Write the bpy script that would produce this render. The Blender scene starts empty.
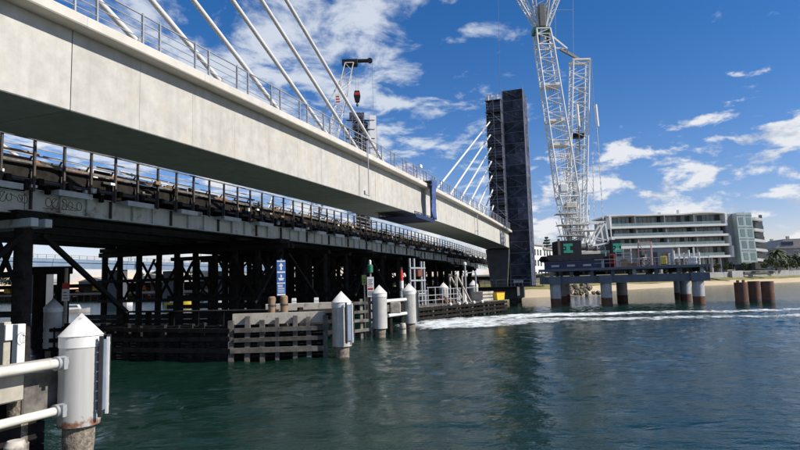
import bpy, math, random
import numpy as np
from mathutils import Vector, Matrix

rnd = random.Random(7)
scene = bpy.context.scene
COL = scene.collection
R = math.radians

# ------------------------------------------------------------------ camera
CAM_H = 3.8
cam_d = bpy.data.cameras.new('camera')
cam = bpy.data.objects.new('camera', cam_d)
COL.objects.link(cam)
cam_d.sensor_width = 36.0
cam_d.lens = 36.0 * 578.0 / 800.0
cam_d.clip_end = 6000
_p, _ro = math.atan(58 / 578.0), R(1.6)
_fw = Vector((0, math.cos(_p), math.sin(_p)))
_r0 = Vector((1, 0, 0)); _u0 = Vector((0, -math.sin(_p), math.cos(_p)))
_r = math.cos(_ro) * _r0 - math.sin(_ro) * _u0
_u = math.sin(_ro) * _r0 + math.cos(_ro) * _u0
cam.matrix_world = Matrix(((_r.x, _u.x, -_fw.x, 0), (_r.y, _u.y, -_fw.y, 0), (_r.z, _u.z, -_fw.z, CAM_H), (0, 0, 0, 1)))
scene.camera = cam

# ------------------------------------------------------------------ sun, sky, exposure
SUN_AZ, SUN_EL = 108.0, 37.0                      # azimuth clockwise from +Y
sun_d = bpy.data.lights.new('sun', 'SUN'); sun_d.energy = 4.6; sun_d.angle = R(0.5); sun_d.color = (1.0, 0.94, 0.85)
sun = bpy.data.objects.new('sun', sun_d); COL.objects.link(sun)
_sd = Vector((math.sin(R(SUN_AZ)) * math.cos(R(SUN_EL)), math.cos(R(SUN_AZ)) * math.cos(R(SUN_EL)), math.sin(R(SUN_EL))))
sun.rotation_euler = _sd.to_track_quat('Z', 'Y').to_euler(); sun.location = (60, -20, 60)

scene.view_settings.view_transform = 'Standard'
scene.view_settings.look = 'None'
scene.view_settings.exposure = 0.30
scene.view_settings.gamma = 1.0
scene.view_settings.use_curve_mapping = False
scene.cycles.use_denoising = True
scene.cycles.max_bounces = 6
scene.cycles.transparent_max_bounces = 12
scene.cycles.caustics_reflective = True
scene.cycles.blur_glossy = 2.0
scene.cycles.caustics_refractive = False

world = bpy.data.worlds.new('World'); scene.world = world; world.use_nodes = True
nt = world.node_tree; nt.nodes.clear()
def N(t, **kw):
    n = nt.nodes.new(t)
    for k, v in kw.items():
        if k == 'inp':
            for kk, vv in v.items(): n.inputs[kk].default_value = vv
        else: setattr(n, k, v)
    return n
def L(a, b): nt.links.new(a, b)
def mth(op, a, b=None, c=None, clamp=False):
    n = N('ShaderNodeMath', operation=op); n.use_clamp = clamp
    for i, x in enumerate((a, b, c)):
        if x is None: continue
        if isinstance(x, (int, float)): n.inputs[i].default_value = x
        else: L(x, n.inputs[i])
    return n.outputs[0]
def smooth(x, lo, hi):
    n = N('ShaderNodeMapRange', interpolation_type='SMOOTHSTEP')
    L(x, n.inputs[0]); n.inputs[1].default_value = lo; n.inputs[2].default_value = hi
    return n.outputs[0]

sky = N('ShaderNodeTexSky', sky_type='NISHITA')
sky.sun_disc = False; sky.sun_elevation = R(SUN_EL); sky.sun_rotation = R(SUN_AZ)
sky.altitude = 0; sky.air_density = 1.0; sky.dust_density = 0.12; sky.ozone_density = 3.0
tc = N('ShaderNodeTexCoord')
sep = N('ShaderNodeSeparateXYZ'); L(tc.outputs['Generated'], sep.inputs[0])
dx, dy, dz = sep.outputs
az = mth('ARCTAN2', dx, dy)                      # 0 = ahead, + right
el = mth('ARCSINE', dz)
# high broken cloud, laid out on a flat layer overhead
zc = mth('ADD', mth('MAXIMUM', dz, 0.0), 0.06)
cx = N('ShaderNodeCombineXYZ'); L(mth('DIVIDE', dx, zc), cx.inputs[0]); L(mth('DIVIDE', dy, zc), cx.inputs[1])
def noise(vec, scale, detail=8, rough=0.55, loc=(0, 0, 0), sc=(1, 1, 1), rot=(0, 0, 0), dist=0.0):
    m = N('ShaderNodeMapping'); m.inputs['Location'].default_value = loc; m.inputs['Scale'].default_value = sc; m.inputs['Rotation'].default_value = rot
    L(vec, m.inputs[0])
    n = N('ShaderNodeTexNoise'); L(m.outputs[0], n.inputs['Vector'])
    n.inputs['Scale'].default_value = scale; n.inputs['Detail'].default_value = detail; n.inputs['Roughness'].default_value = rough
    n.inputs['Distortion'].default_value = dist
    return n.outputs[0]
hi_n = noise(cx.outputs[0], 4.0, 10, 0.60, (3.1, 1.2, 0.4), (1.0, 0.8, 1), (0, 0, R(-28)), 0.3)
hi_big = noise(cx.outputs[0], 0.42, 3, 0.5, (1.7, 4.4, 0.0))
# right of the crane the high layer breaks off into clear blue
edge = mth('ADD', az, mth('MULTIPLY', mth('SUBTRACT', hi_big, 0.5), 0.5))
hi_bias = mth('SUBTRACT', 0.10, mth('MULTIPLY', smooth(edge, 0.10, 0.34), 0.22))
hi_bias = mth('ADD', hi_bias, mth('MULTIPLY', mth('SUBTRACT', hi_big, 0.5), 0.35))
hi = smooth(mth('ADD', hi_n, hi_bias), 0.53, 0.72)
hi = mth('MULTIPLY', hi, smooth(el, 0.02, 0.16))
hi = mth('MULTIPLY', hi, 0.85)
# low heaped cloud above the horizon
lv = N('ShaderNodeCombineXYZ'); L(az, lv.inputs[0]); L(mth('MULTIPLY', el, 2.1), lv.inputs[1])
lo_n = noise(lv.outputs[0], 14.0, 10, 0.58, (0.35, 0.22, 2.2), (1, 1, 1), (0, 0, R(14)), 0.15)
lo_bias = mth('SUBTRACT', 0.030, mth('MULTIPLY', smooth(el, 0.17, 0.33), 0.26))
lo_bias = mth('ADD', lo_bias, mth('MULTIPLY', smooth(az, 0.05, 0.5), 0.035))
lo = smooth(mth('ADD', lo_n, lo_bias), 0.51, 0.64)
# shading inside the heaps: same noise, looked up a little sunwards
lo_n2 = noise(lv.outputs[0], 14.0, 10, 0.58, (0.40, 0.27, 2.2), (1, 1, 1), (0, 0, R(14)), 0.15)
shade = smooth(mth('SUBTRACT', lo_n2, lo_n), -0.10, 0.12)
cl_lo = N('ShaderNodeMix', data_type='RGBA'); L(shade, cl_lo.inputs[0])
cl_lo.inputs[6].default_value = (7.4, 7.5, 7.7, 1); cl_lo.inputs[7].default_value = (4.4, 4.9, 5.8, 1)
# blue of the photograph is deeper than the model's
hs = N('ShaderNodeHueSaturation'); L(sky.outputs[0], hs.inputs['Color']); hs.inputs['Saturation'].default_value = 1.36; hs.inputs['Value'].default_value = 1.0
tn = N('ShaderNodeMix', data_type='RGBA', blend_type='MULTIPLY'); tn.inputs[0].default_value = 1.0; L(hs.outputs[0], tn.inputs[6]); tn.inputs[7].default_value = (1.18, 0.92, 1.05, 1)
m1 = N('ShaderNodeMix', data_type='RGBA'); L(hi, m1.inputs[0]); L(tn.outputs[2], m1.inputs[6]); m1.inputs[7].default_value = (6.2, 6.7, 7.4, 1)
m2 = N('ShaderNodeMix', data_type='RGBA'); L(mth('MULTIPLY', lo, 0.90), m2.inputs[0]); L(m1.outputs[2], m2.inputs[6]); L(cl_lo.outputs[2], m2.inputs[7])
bg = N('ShaderNodeBackground'); bg.inputs['Strength'].default_value = 0.095; L(m2.outputs[2], bg.inputs[0])
wo = N('ShaderNodeOutputWorld'); L(bg.outputs[0], wo.inputs[0])

# ------------------------------------------------------------------ frame of the bridges
# u runs along the bridges (away from the camera), v across them (to the left), both in metres from the camera
TH = math.atan(0.355)
DU = Vector((math.sin(TH), math.cos(TH), 0)); DV = Vector((-math.cos(TH), math.sin(TH), 0))
ROT = math.pi / 2 - TH
def B(u, v, z=0.0): return DU * u + DV * v + Vector((0, 0, z))
def uv_of(x, y): p = Vector((x, y, 0)); return p.dot(DU), p.dot(DV)
def at(x, y, Y):
    """point of photo pixel (x, y) at the distance Y that the thing stands at"""
    d = _fw + (x - 400) / 578.0 * _r - (y - 225) / 578.0 * _u
    return Vector((0, 0, CAM_H)) + d * (Y / d.y)

# ------------------------------------------------------------------ mesh helpers
class MB:
    def __init__(self): self.v = []; self.f = []; self.s = []
    def add(self, vs, fs, smooth=False):
        o = len(self.v); self.v.extend([tuple(p) for p in vs])
        for f in fs: self.f.append(tuple(i + o for i in f)); self.s.append(smooth)
        return self
    def box(self, x0, x1, y0, y1, z0, z1):
        vs = [(x, y, z) for z in (z0, z1) for y in (y0, y1) for x in (x0, x1)]
        return self.add(vs, [(0, 2, 3, 1), (4, 5, 7, 6), (0, 1, 5, 4), (2, 6, 7, 3), (0, 4, 6, 2), (1, 3, 7, 5)])
    def bev(self, x0, x1, y0, y1, z0, z1, b=0.02):
        """box with chamfered edges"""
        vs = []
        for z, i in ((z0, b), (z0 + b, 0), (z1 - b, 0), (z1, b)):
            if i: vs += [(x0 + i, y0 + i, z), (x1 - i, y0 + i, z), (x1 - i, y1 - i, z), (x0 + i, y1 - i, z)]
            else: vs += [(x0 + b, y0, z), (x1 - b, y0, z), (x1, y0 + b, z), (x1, y1 - b, z), (x1 - b, y1, z), (x0 + b, y1, z), (x0, y1 - b, z), (x0, y0 + b, z)]
        f = [(3, 2, 1, 0), (20, 21, 22, 23)]
        a, c = 4, 12
        for k in range(8): f.append((a + k, a + (k + 1) % 8, c + (k + 1) % 8, c + k))
        for k in range(4):
            f.append((k, (k + 1) % 4, a + 2 * k + 1, a + 2 * k)); f.append(((k + 1) % 4, a + (2 * k + 2) % 8, a + 2 * k + 1))
            f.append((20 + k, c + 2 * k, c + 2 * k + 1, 20 + (k + 1) % 4)); f.append((20 + (k + 1) % 4, c + 2 * k + 1, c + (2 * k + 2) % 8))
        return self.add(vs, f)
    def bar(self, p, q, w, h, up=(0, 0, 1)):
        p = Vector(p); q = Vector(q); d = (q - p).normalized(); up = Vector(up)
        s = d.cross(up)
        if s.length < 1e-4: s = d.cross(Vector((1, 0, 0)))
        s.normalize(); t = s.cross(d)
        vs = [c + s * (a * w / 2) + t * (b * h / 2) for c in (p, q) for a, b in ((-1, -1), (1, -1), (1, 1), (-1, 1))]
        return self.add(vs, [(3, 2, 1, 0), (4, 5, 6, 7), (0, 1, 5, 4), (1, 2, 6, 5), (2, 3, 7, 6), (3, 0, 4, 7)])
    def tube(self, p, q, r, r2=None, n=8, caps=True):
        p = Vector(p); q = Vector(q); r2 = r if r2 is None else r2
        d = (q - p).normalized(); s = d.cross(Vector((0, 0, 1)))
        if s.length < 1e-3: s = Vector((1, 0, 0))
        s.normalize(); t = d.cross(s)
        ring = lambda c, rr: [c + (s * math.cos(2 * math.pi * k / n) + t * math.sin(2 * math.pi * k / n)) * rr for k in range(n)]
        a, b = ring(p, r), ring(q, r2)
        self.add(a + b, [(k, (k + 1) % n, n + (k + 1) % n, n + k) for k in range(n)], n > 5)
        if caps:
            self.add(a, [tuple(range(n - 1, -1, -1))]); self.add(b, [tuple(range(n))])
        return self
    def path(self, pts, r, n=6):
        for a, b in zip(pts, pts[1:]): self.tube(a, b, r, n=n)
        return self
    def lathe(self, prof, n=16, c=(0, 0), smooth=True, jit=0):
        vs = []
        for r, z in prof:
            for k in range(n):
                rr = r * (1 + (rnd.uniform(-jit, jit) if jit else 0)); a = 2 * math.pi * k / n
                vs.append((c[0] + rr * math.cos(a), c[1] + rr * math.sin(a), z))
        for j in range(len(prof) - 1):                # separate rings so that edges stay crisp
            lo = vs[j * n:(j + 1) * n]; up = vs[(j + 1) * n:(j + 2) * n]
            self.add(lo + up, [(k, (k + 1) % n, n + (k + 1) % n, n + k) for k in range(n)], smooth)
        self.add(vs[:n], [tuple(range(n - 1, -1, -1))]); self.add(vs[-n:], [tuple(range(n))])
        return self
    def prism(self, poly, a0, a1, axis='y'):
        """polygon of (p, q) pairs pushed along an axis; for axis y p, q are x, z; for x they are y, z; for z they are x, y"""
        def P(p, q, a): return (p, a, q) if axis == 'y' else ((a, p, q) if axis == 'x' else (p, q, a))
        n = len(poly); vs = [P(p, q, a0) for p, q in poly] + [P(p, q, a1) for p, q in poly]
        fs = [tuple(range(n)), tuple(range(2 * n - 1, n - 1, -1))] + [(k, n + k, n + (k + 1) % n, (k + 1) % n) for k in range(n)]
        return self.add(vs, fs)
    def quad(self, a, b, c, d): return self.add([a, b, c, d], [(0, 1, 2, 3)])
    def mesh(self, name, mat):
        me = bpy.data.meshes.new(name); me.from_pydata(self.v, [], self.f)
        me.polygons.foreach_set('use_smooth', self.s)
        me.materials.append(mat); me.validate()
        # make normals face outwards
        import bmesh
        bm = bmesh.new(); bm.from_mesh(me); bmesh.ops.recalc_face_normals(bm, faces=bm.faces); bm.to_mesh(me); bm.free()
        me.update(); return me
    def build(self, name, mat, parent=None, loc=None, rz=None):
        return place(self.mesh(name, mat), name, parent, loc, rz)
def place(me, name, parent=None, loc=None, rz=None, rot=None, scale=None):
    o = bpy.data.objects.new(name, me); COL.objects.link(o); o.parent = parent
    if loc is not None: o.location = loc
    if rz is not None: o.rotation_euler = (0, 0, rz)
    if rot is not None: o.rotation_euler = rot
    if scale is not None: o.scale = scale
    return o
def tag(o, label=None, cat=None, group=None, kind=None):
    if label: o['label'] = label
    if cat: o['category'] = cat
    if group: o['group'] = group
    if kind: o['kind'] = kind
    return o
def thing(name, label, cat, loc, rz=0.0, group=None):
    o = bpy.data.objects.new(name, None); COL.objects.link(o); o.empty_display_size = 0.3
    o.location = loc; o.rotation_euler = (0, 0, rz)
    return tag(o, label, cat, group)
def copy_tree(o, parent=None):
    c = o.copy(); COL.objects.link(c); c.parent = parent
    for ch in o.children: copy_tree(ch, c)
    return c

# ------------------------------------------------------------------ materials
def hexc(r, g, b): return (r, g, b, 1)
MATS = {}
def mat(name, c1, c2=None, scale=2.0, rough=0.75, metal=0.0, bump=0.0, bscale=18.0, streak=0.0, c3=None, c3_amt=0.5, tint=0.0, spec=0.5, alpha=None, coat=0.0, tscale=(1, 1, 1)):
    m = bpy.data.materials.new(name); m.use_nodes = True; t = m.node_tree
    b = t.nodes['Principled BSDF']; MATS[name] = m
    b.inputs['Roughness'].default_value = rough; b.inputs['Metallic'].default_value = metal
    b.inputs['Specular IOR Level'].default_value = spec
    if coat: b.inputs['Coat Weight'].default_value = coat
    g = t.nodes.new('ShaderNodeNewGeometry')
    def nz(sc, det=6, tsc=(1, 1, 1), ro=0.6):
        mp = t.nodes.new('ShaderNodeMapping'); mp.inputs['Scale'].default_value = tsc; t.links.new(g.outputs['Position'], mp.inputs[0])
        n = t.nodes.new('ShaderNodeTexNoise'); n.inputs['Scale'].default_value = sc; n.inputs['Detail'].default_value = det; n.inputs['Roughness'].default_value = ro
        t.links.new(mp.outputs[0], n.inputs['Vector']); return n.outputs[0]
    def ramp(x, lo, hi):
        n = t.nodes.new('ShaderNodeMapRange'); t.links.new(x, n.inputs[0]); n.inputs[1].default_value = lo; n.inputs[2].default_value = hi; return n.outputs[0]
    def mix(f, a, c):
        n = t.nodes.new('ShaderNodeMix'); n.data_type = 'RGBA'
        if isinstance(f, float): n.inputs[0].default_value = f
        else: t.links.new(f, n.inputs[0])
        for i, x in ((6, a), (7, c)):
            if isinstance(x, tuple): n.inputs[i].default_value = x if len(x) == 4 else x + (1,)
            else: t.links.new(x, n.inputs[i])
        return n.outputs[2]
    col = c1 + (1,)
    if c2: col = mix(ramp(nz(scale, tsc=tscale), 0.36, 0.66), c1, c2)
    if streak: col = mix(ramp(nz(2.6, 5, (1, 1, 0.09)), 0.45, 0.75), col, mix(streak, col, tuple(x * 0.55 for x in (c2 or c1)))) 
    if c3: col = mix(ramp(nz(scale * 0.45, 8, ro=0.7), 0.56 - 0.12 * c3_amt, 0.66), col, c3)
    if tint:
        oi = t.nodes.new('ShaderNodeObjectInfo'); h = t.nodes.new('ShaderNodeHueSaturation')
        t.links.new(col, h.inputs['Color']) if not isinstance(col, tuple) else h.inputs['Color'].__setattr__('default_value', col)
        mr = t.nodes.new('ShaderNodeMapRange'); t.links.new(oi.outputs['Random'], mr.inputs[0]); mr.inputs[3].default_value = 1 - tint; mr.inputs[4].default_value = 1 + tint
        t.links.new(mr.outputs[0], h.inputs['Value']); col = h.outputs[0]
    if isinstance(col, tuple): b.inputs['Base Color'].default_value = col
    else: t.links.new(col, b.inputs['Base Color'])
    if bump:
        bp = t.nodes.new('ShaderNodeBump'); bp.inputs['Strength'].default_value = bump; bp.inputs['Distance'].default_value = 0.02
        t.links.new(nz(bscale, 4, tscale), bp.inputs['Height']); t.links.new(bp.outputs[0], b.inputs['Normal'])
    if alpha is not None: b.inputs['Alpha'].default_value = alpha
    return m
mat('concrete', (0.53, 0.515, 0.465), (0.43, 0.415, 0.37), 1.7, 0.85, bump=0.25, bscale=30, streak=0.30, c3=(0.50, 0.45, 0.365), c3_amt=0.2, tint=0.05)
mat('parapet_concrete', (0.60, 0.56, 0.49), (0.52, 0.49, 0.43), 1.6, 0.85, bump=0.12, tint=0.04)
mat('dark_concrete', (0.13, 0.13, 0.125), (0.085, 0.085, 0.08), 0.9, 0.9, bump=0.2, streak=0.3)
mat('white_steel', (0.74, 0.73, 0.70), (0.66, 0.65, 0.61), 3.0, 0.45)
mat('stay_white', (0.72, 0.71, 0.68), (0.64, 0.63, 0.60), 2.0, 0.5)
mat('galv', (0.44, 0.45, 0.46), (0.33, 0.34, 0.35), 4.0, 0.5, metal=0.35)
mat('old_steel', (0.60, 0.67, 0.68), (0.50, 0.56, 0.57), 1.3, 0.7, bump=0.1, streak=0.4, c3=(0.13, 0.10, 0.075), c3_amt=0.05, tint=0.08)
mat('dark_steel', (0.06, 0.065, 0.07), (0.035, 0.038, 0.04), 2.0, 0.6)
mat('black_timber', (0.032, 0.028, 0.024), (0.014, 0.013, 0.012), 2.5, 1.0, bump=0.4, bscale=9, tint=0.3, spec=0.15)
mat('grey_timber', (0.20, 0.185, 0.16), (0.085, 0.078, 0.068), 2.6, 0.95, bump=0.6, bscale=10, c3=(0.05, 0.045, 0.04), c3_amt=0.5, tint=0.3)
mat('pale_timber', (0.50, 0.46, 0.385), (0.36, 0.33, 0.275), 1.8, 0.9, bump=0.4, bscale=10, c3=(0.16, 0.14, 0.12), c3_amt=0.1, tint=0.1)
mat('brown_timber', (0.33, 0.22, 0.13), (0.20, 0.13, 0.08), 2.0, 0.9, bump=0.4)
mat('rust_rail', (0.085, 0.07, 0.06), (0.05, 0.043, 0.04), 3.0, 0.85, tint=0.2)
mat('pile_sleeve', (0.52, 0.515, 0.48), (0.40, 0.395, 0.365), 1.8, 0.65, streak=0.55, bump=0.08, c3=(0.30, 0.285, 0.25), c3_amt=-0.25)
mat('pile_cap_white', (0.76, 0.75, 0.71), (0.68, 0.67, 0.63), 3.0, 0.55, c3=(0.45, 0.43, 0.39), c3_amt=-0.45, streak=0.2)
mat('barnacle', (0.28, 0.235, 0.18), (0.10, 0.085, 0.065), 14.0, 0.95, bump=1.0, bscale=22, c3=(0.42, 0.38, 0.31), c3_amt=0.2)
mat('rust', (0.20, 0.075, 0.032), (0.11, 0.045, 0.025), 5.0, 0.9, bump=0.5, bscale=25)
mat('casing_rust', (0.165, 0.078, 0.048), (0.095, 0.052, 0.038), 1.2, 0.88, bump=0.4, bscale=9, streak=0.5, c3=(0.24, 0.12, 0.07), c3_amt=0.1)
mat('shaded_timber', (0.13, 0.12, 0.105), (0.055, 0.05, 0.045), 2.8, 0.9, bump=0.6, bscale=10, tint=0.35)  # grey timber darkened: shade on the fender wing put into the colour
mat('net_light', (0.085, 0.10, 0.15), (0.03, 0.036, 0.058), 0.9, 0.8, bump=0.8, bscale=3, tint=0.3)
mat('rubber', (0.022, 0.022, 0.024), (0.035, 0.035, 0.036), 6, 0.65)
mat('fender_face', (0.20, 0.24, 0.31), (0.15, 0.19, 0.25), 3, 0.35)
mat('pipe_cream', (0.70, 0.67, 0.59), (0.58, 0.55, 0.47), 2.2, 0.5, c3=(0.35, 0.27, 0.18), c3_amt=-0.2)
mat('jetty_steel', (0.115, 0.15, 0.195), (0.08, 0.105, 0.14), 0.9, 0.6, streak=0.3, c3=(0.16, 0.11, 0.08), c3_amt=-0.2)
mat('jetty_pile', (0.47, 0.49, 0.50), (0.33, 0.355, 0.37), 1.6, 0.65, streak=0.6, c3=(0.22, 0.20, 0.18), c3_amt=-0.1)
mat('navy', (0.012, 0.025, 0.085), (0.01, 0.018, 0.055), 1.2, 0.45)
mat('net', (0.050, 0.062, 0.105), (0.008, 0.010, 0.018), 0.75, 0.8, bump=0.8, bscale=3, tint=0.45, c3=(0.004, 0.005, 0.008), c3_amt=0.5)  # light and dark of the folds mixed into the colour as noise
mat('net_edge', (0.20, 0.23, 0.30), None, 1, 0.7)
mat('tarp_blue', (0.05, 0.10, 0.28), (0.03, 0.06, 0.17), 2.5, 0.6, bump=0.6, bscale=5)
mat('crane_white', (0.76, 0.76, 0.73), (0.66, 0.66, 0.63), 2, 0.45)
mat('crane_cream', (0.60, 0.56, 0.47), (0.44, 0.41, 0.34), 2, 0.6)
mat('crane_dark', (0.014, 0.018, 0.023), (0.009, 0.012, 0.015), 1.5, 0.6, spec=0.2)
mat('logo_green', (0.02, 0.25, 0.165), None, 1, 0.5)
mat('drum_green', (0.02, 0.19, 0.12), (0.015, 0.12, 0.08), 3, 0.5)
mat('cable', (0.13, 0.13, 0.13), None, 1, 0.6)
mat('red', (0.55, 0.035, 0.022), (0.42, 0.03, 0.02), 3, 0.5)
mat('orange', (0.48, 0.17, 0.025), (0.34, 0.12, 0.02), 3, 0.55)
mat('yellow', (0.72, 0.52, 0.03), (0.58, 0.42, 0.03), 3, 0.5)
mat('sign_blue', (0.045, 0.13, 0.36), None, 1, 0.45)
mat('sign_white', (0.78, 0.78, 0.76), None, 1, 0.45)
mat('sign_lime', (0.40, 0.46, 0.10), None, 1, 0.45)
mat('nav_green', (0.015, 0.17, 0.09), None, 1, 0.5)
mat('ink', (0.018, 0.018, 0.02), None, 1, 0.8)
mat('pink_frame', (0.62, 0.36, 0.32), None, 1, 0.6)
mat('facade_white', (0.76, 0.75, 0.72), (0.70, 0.69, 0.66), 0.5, 0.6)
mat('facade_grey', (0.30, 0.31, 0.31), (0.24, 0.25, 0.25), 0.4, 0.7)
mat('facade_dark', (0.085, 0.09, 0.095), (0.06, 0.064, 0.068), 0.4, 0.7)
mat('window_glass', (0.055, 0.090, 0.090), (0.025, 0.045, 0.047), 0.35, 0.08, spec=0.9, tint=0.5)
mat('curtain', (0.36, 0.37, 0.35), (0.22, 0.23, 0.22), 1.5, 0.8, tint=0.3)
mat('balustrade_glass', (0.19, 0.27, 0.27), (0.14, 0.21, 0.21), 0.5, 0.12, spec=0.8, tint=0.1)
mat('pale_glass', (0.44, 0.53, 0.50), (0.38, 0.47, 0.45), 0.4, 0.22, spec=0.7, tint=0.06)
mat('roof_grey', (0.36, 0.34, 0.32), (0.29, 0.275, 0.26), 0.9, 0.85)
mat('house_wall', (0.40, 0.38, 0.35), (0.33, 0.31, 0.28), 0.5, 0.8)
mat('leaf_olive', (0.075, 0.095, 0.035), (0.045, 0.062, 0.024), 1.2, 0.7, tint=0.2)
mat('leaf_dark', (0.030, 0.050, 0.026), (0.018, 0.032, 0.017), 1.2, 0.7, tint=0.2)
mat('bark', (0.16, 0.125, 0.095), (0.09, 0.07, 0.055), 3, 0.9)
mat('sand', (0.58, 0.46, 0.30), (0.50, 0.39, 0.25), 0.12, 0.95, bump=0.3, bscale=2, c3=(0.38, 0.29, 0.19), c3_amt=-0.1)
mat('dune_grass', (0.24, 0.21, 0.065), (0.13, 0.14, 0.045), 0.35, 0.95, bump=0.8, bscale=4)
mat('ground', (0.17, 0.165, 0.12), (0.11, 0.115, 0.075), 0.08, 0.95)
mat('rock', (0.20, 0.165, 0.12), (0.10, 0.085, 0.065), 0.8, 0.95, bump=0.7, bscale=3, tint=0.25)
mat('wall_grey', (0.34, 0.34, 0.33), (0.26, 0.26, 0.255), 0.3, 0.85)
mat('wharf_dark', (0.085, 0.075, 0.068), (0.05, 0.045, 0.04), 0.6, 0.9)
mat('rail_blue', (0.20, 0.27, 0.36), (0.14, 0.20, 0.28), 0.3, 0.6)
mat('asphalt', (0.06, 0.06, 0.06), (0.045, 0.045, 0.045), 2, 0.9)
mat('car_white', (0.72, 0.72, 0.71), None, 1, 0.3, coat=0.5)
mat('car_silver', (0.40, 0.41, 0.43), None, 1, 0.3, metal=0.4)
mat('tyre', (0.02, 0.02, 0.02), None, 1, 0.8)
G = MATS
# ------------------------------------------------------------------ river
_wv = []
_wr = np.random.RandomState(4)
for lam, amp, cnt in ((9.0, 0.020, 5), (3.4, 0.011, 8), (1.7, 0.0095, 10), (1.0, 0.011, 14)):
    for k in range(cnt):
        a = R(-115) + _wr.normal(0, 0.65); l = lam * _wr.uniform(0.75, 1.3)
        _wv.append((2 * math.pi / l * math.cos(a), 2 * math.pi / l * math.sin(a), _wr.uniform(0, 6.28), amp * _wr.uniform(0.5, 1.0)))
WX0, WX1, WY0, WY1 = -42.0, 62.0, 3.0, 84.0
def wave(x, y):
    x = np.asarray(x, float); y = np.asarray(y, float); z = np.zeros_like(x)
    for kx, ky, ph, a in _wv: z += a * np.sin(kx * x + ky * y + ph)
    patch = 0.55 + 0.35 * np.sin(0.11 * x + 0.05 * y + 1.0) + 0.3 * np.sin(0.06 * x - 0.16 * y)
    fade = np.clip(np.minimum(np.minimum(x - WX0, WX1 - x), np.minimum(y - WY0 + 4, WY1 - y)) / 14.0, 0, 1)
    return z * np.clip(patch, 0.2, 1.2) * fade
def make_river():
    st = 0.30
    xs = np.arange(WX0, WX1 + 1e-6, st); ys = np.arange(WY0, WY1 + 1e-6, st)
    X, Y = np.meshgrid(xs, ys); Z = wave(X, Y); Z[0, :] = 0; Z[-1, :] = 0; Z[:, 0] = 0; Z[:, -1] = 0
    nx, ny = len(xs), len(ys)
    v = np.stack([X.ravel(), Y.ravel(), Z.ravel()], 1)
    i = np.arange(nx * ny).reshape(ny, nx)
    f = np.stack([i[:-1, :-1].ravel(), i[:-1, 1:].ravel(), i[1:, 1:].ravel(), i[1:, :-1].ravel()], 1)
    x1, y1 = xs[-1], ys[-1]
    BG = 2500.0
    o = len(v)
    out = [(-BG, -400, 0), (BG, -400, 0), (BG, WY0, 0), (-BG, WY0, 0), (-BG, y1, 0), (BG, y1, 0), (BG, 2500, 0), (-BG, 2500, 0), (WX0, WY0, 0), (WX0, y1, 0), (x1, WY0, 0), (x1, y1, 0)]
    q = [(0, 1, 2, 3), (4, 5, 6, 7), (3, 8, 9, 4), (10, 2, 5, 11)]
    verts = v.tolist() + out
    faces = f.tolist() + [tuple(o + k for k in t) for t in q]
    me = bpy.data.meshes.new('river'); me.from_pydata(verts, [], faces)
    me.polygons.foreach_set('use_smooth', [True] * len(faces))
    m = bpy.data.materials.new('river_water'); m.use_nodes = True; t = m.node_tree; b = t.nodes['Principled BSDF']
    b.inputs['Roughness'].default_value = 0.08; b.inputs['IOR'].default_value = 1.33
    g = t.nodes.new('ShaderNodeNewGeometry')
    def nz(sc, det, tsc=(1, 1, 1), rot=0):
        mp = t.nodes.new('ShaderNodeMapping'); mp.inputs['Scale'].default_value = tsc; mp.inputs['Rotation'].default_value = (0, 0, rot); t.links.new(g.outputs['Position'], mp.inputs[0])
        n = t.nodes.new('ShaderNodeTexNoise'); n.inputs['Scale'].default_value = sc; n.inputs['Detail'].default_value = det; n.inputs['Roughness'].default_value = 0.55
        t.links.new(mp.outputs[0], n.inputs['Vector']); return n.outputs[0]
    mx = t.nodes.new('ShaderNodeMix'); mx.data_type = 'RGBA'; t.links.new(nz(0.05, 3), mx.inputs[0])
    mx.inputs[6].default_value = (0.0045, 0.0225, 0.0130, 1); mx.inputs[7].default_value = (0.006, 0.027, 0.020, 1)
    t.links.new(mx.outputs[2], b.inputs['Base Color'])
    b1 = t.nodes.new('ShaderNodeBump'); b1.inputs['Strength'].default_value = 0.66; b1.inputs['Distance'].default_value = 0.065; t.links.new(nz(3.4, 5, (0.65, 1.2, 1), R(18)), b1.inputs['Height'])
    b2 = t.nodes.new('ShaderNodeBump'); b2.inputs['Strength'].default_value = 0.32; b2.inputs['Distance'].default_value = 0.30; t.links.new(nz(0.42, 4, (0.6, 1.2, 1), R(-12)), b2.inputs['Height'])
    t.links.new(b1.outputs[0], b2.inputs['Normal']); t.links.new(b2.outputs[0], b.inputs['Normal'])
    me.materials.append(m); me.update()
    return tag(place(me, 'river'), 'dark green choppy river water', kind='structure')
make_river()

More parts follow.
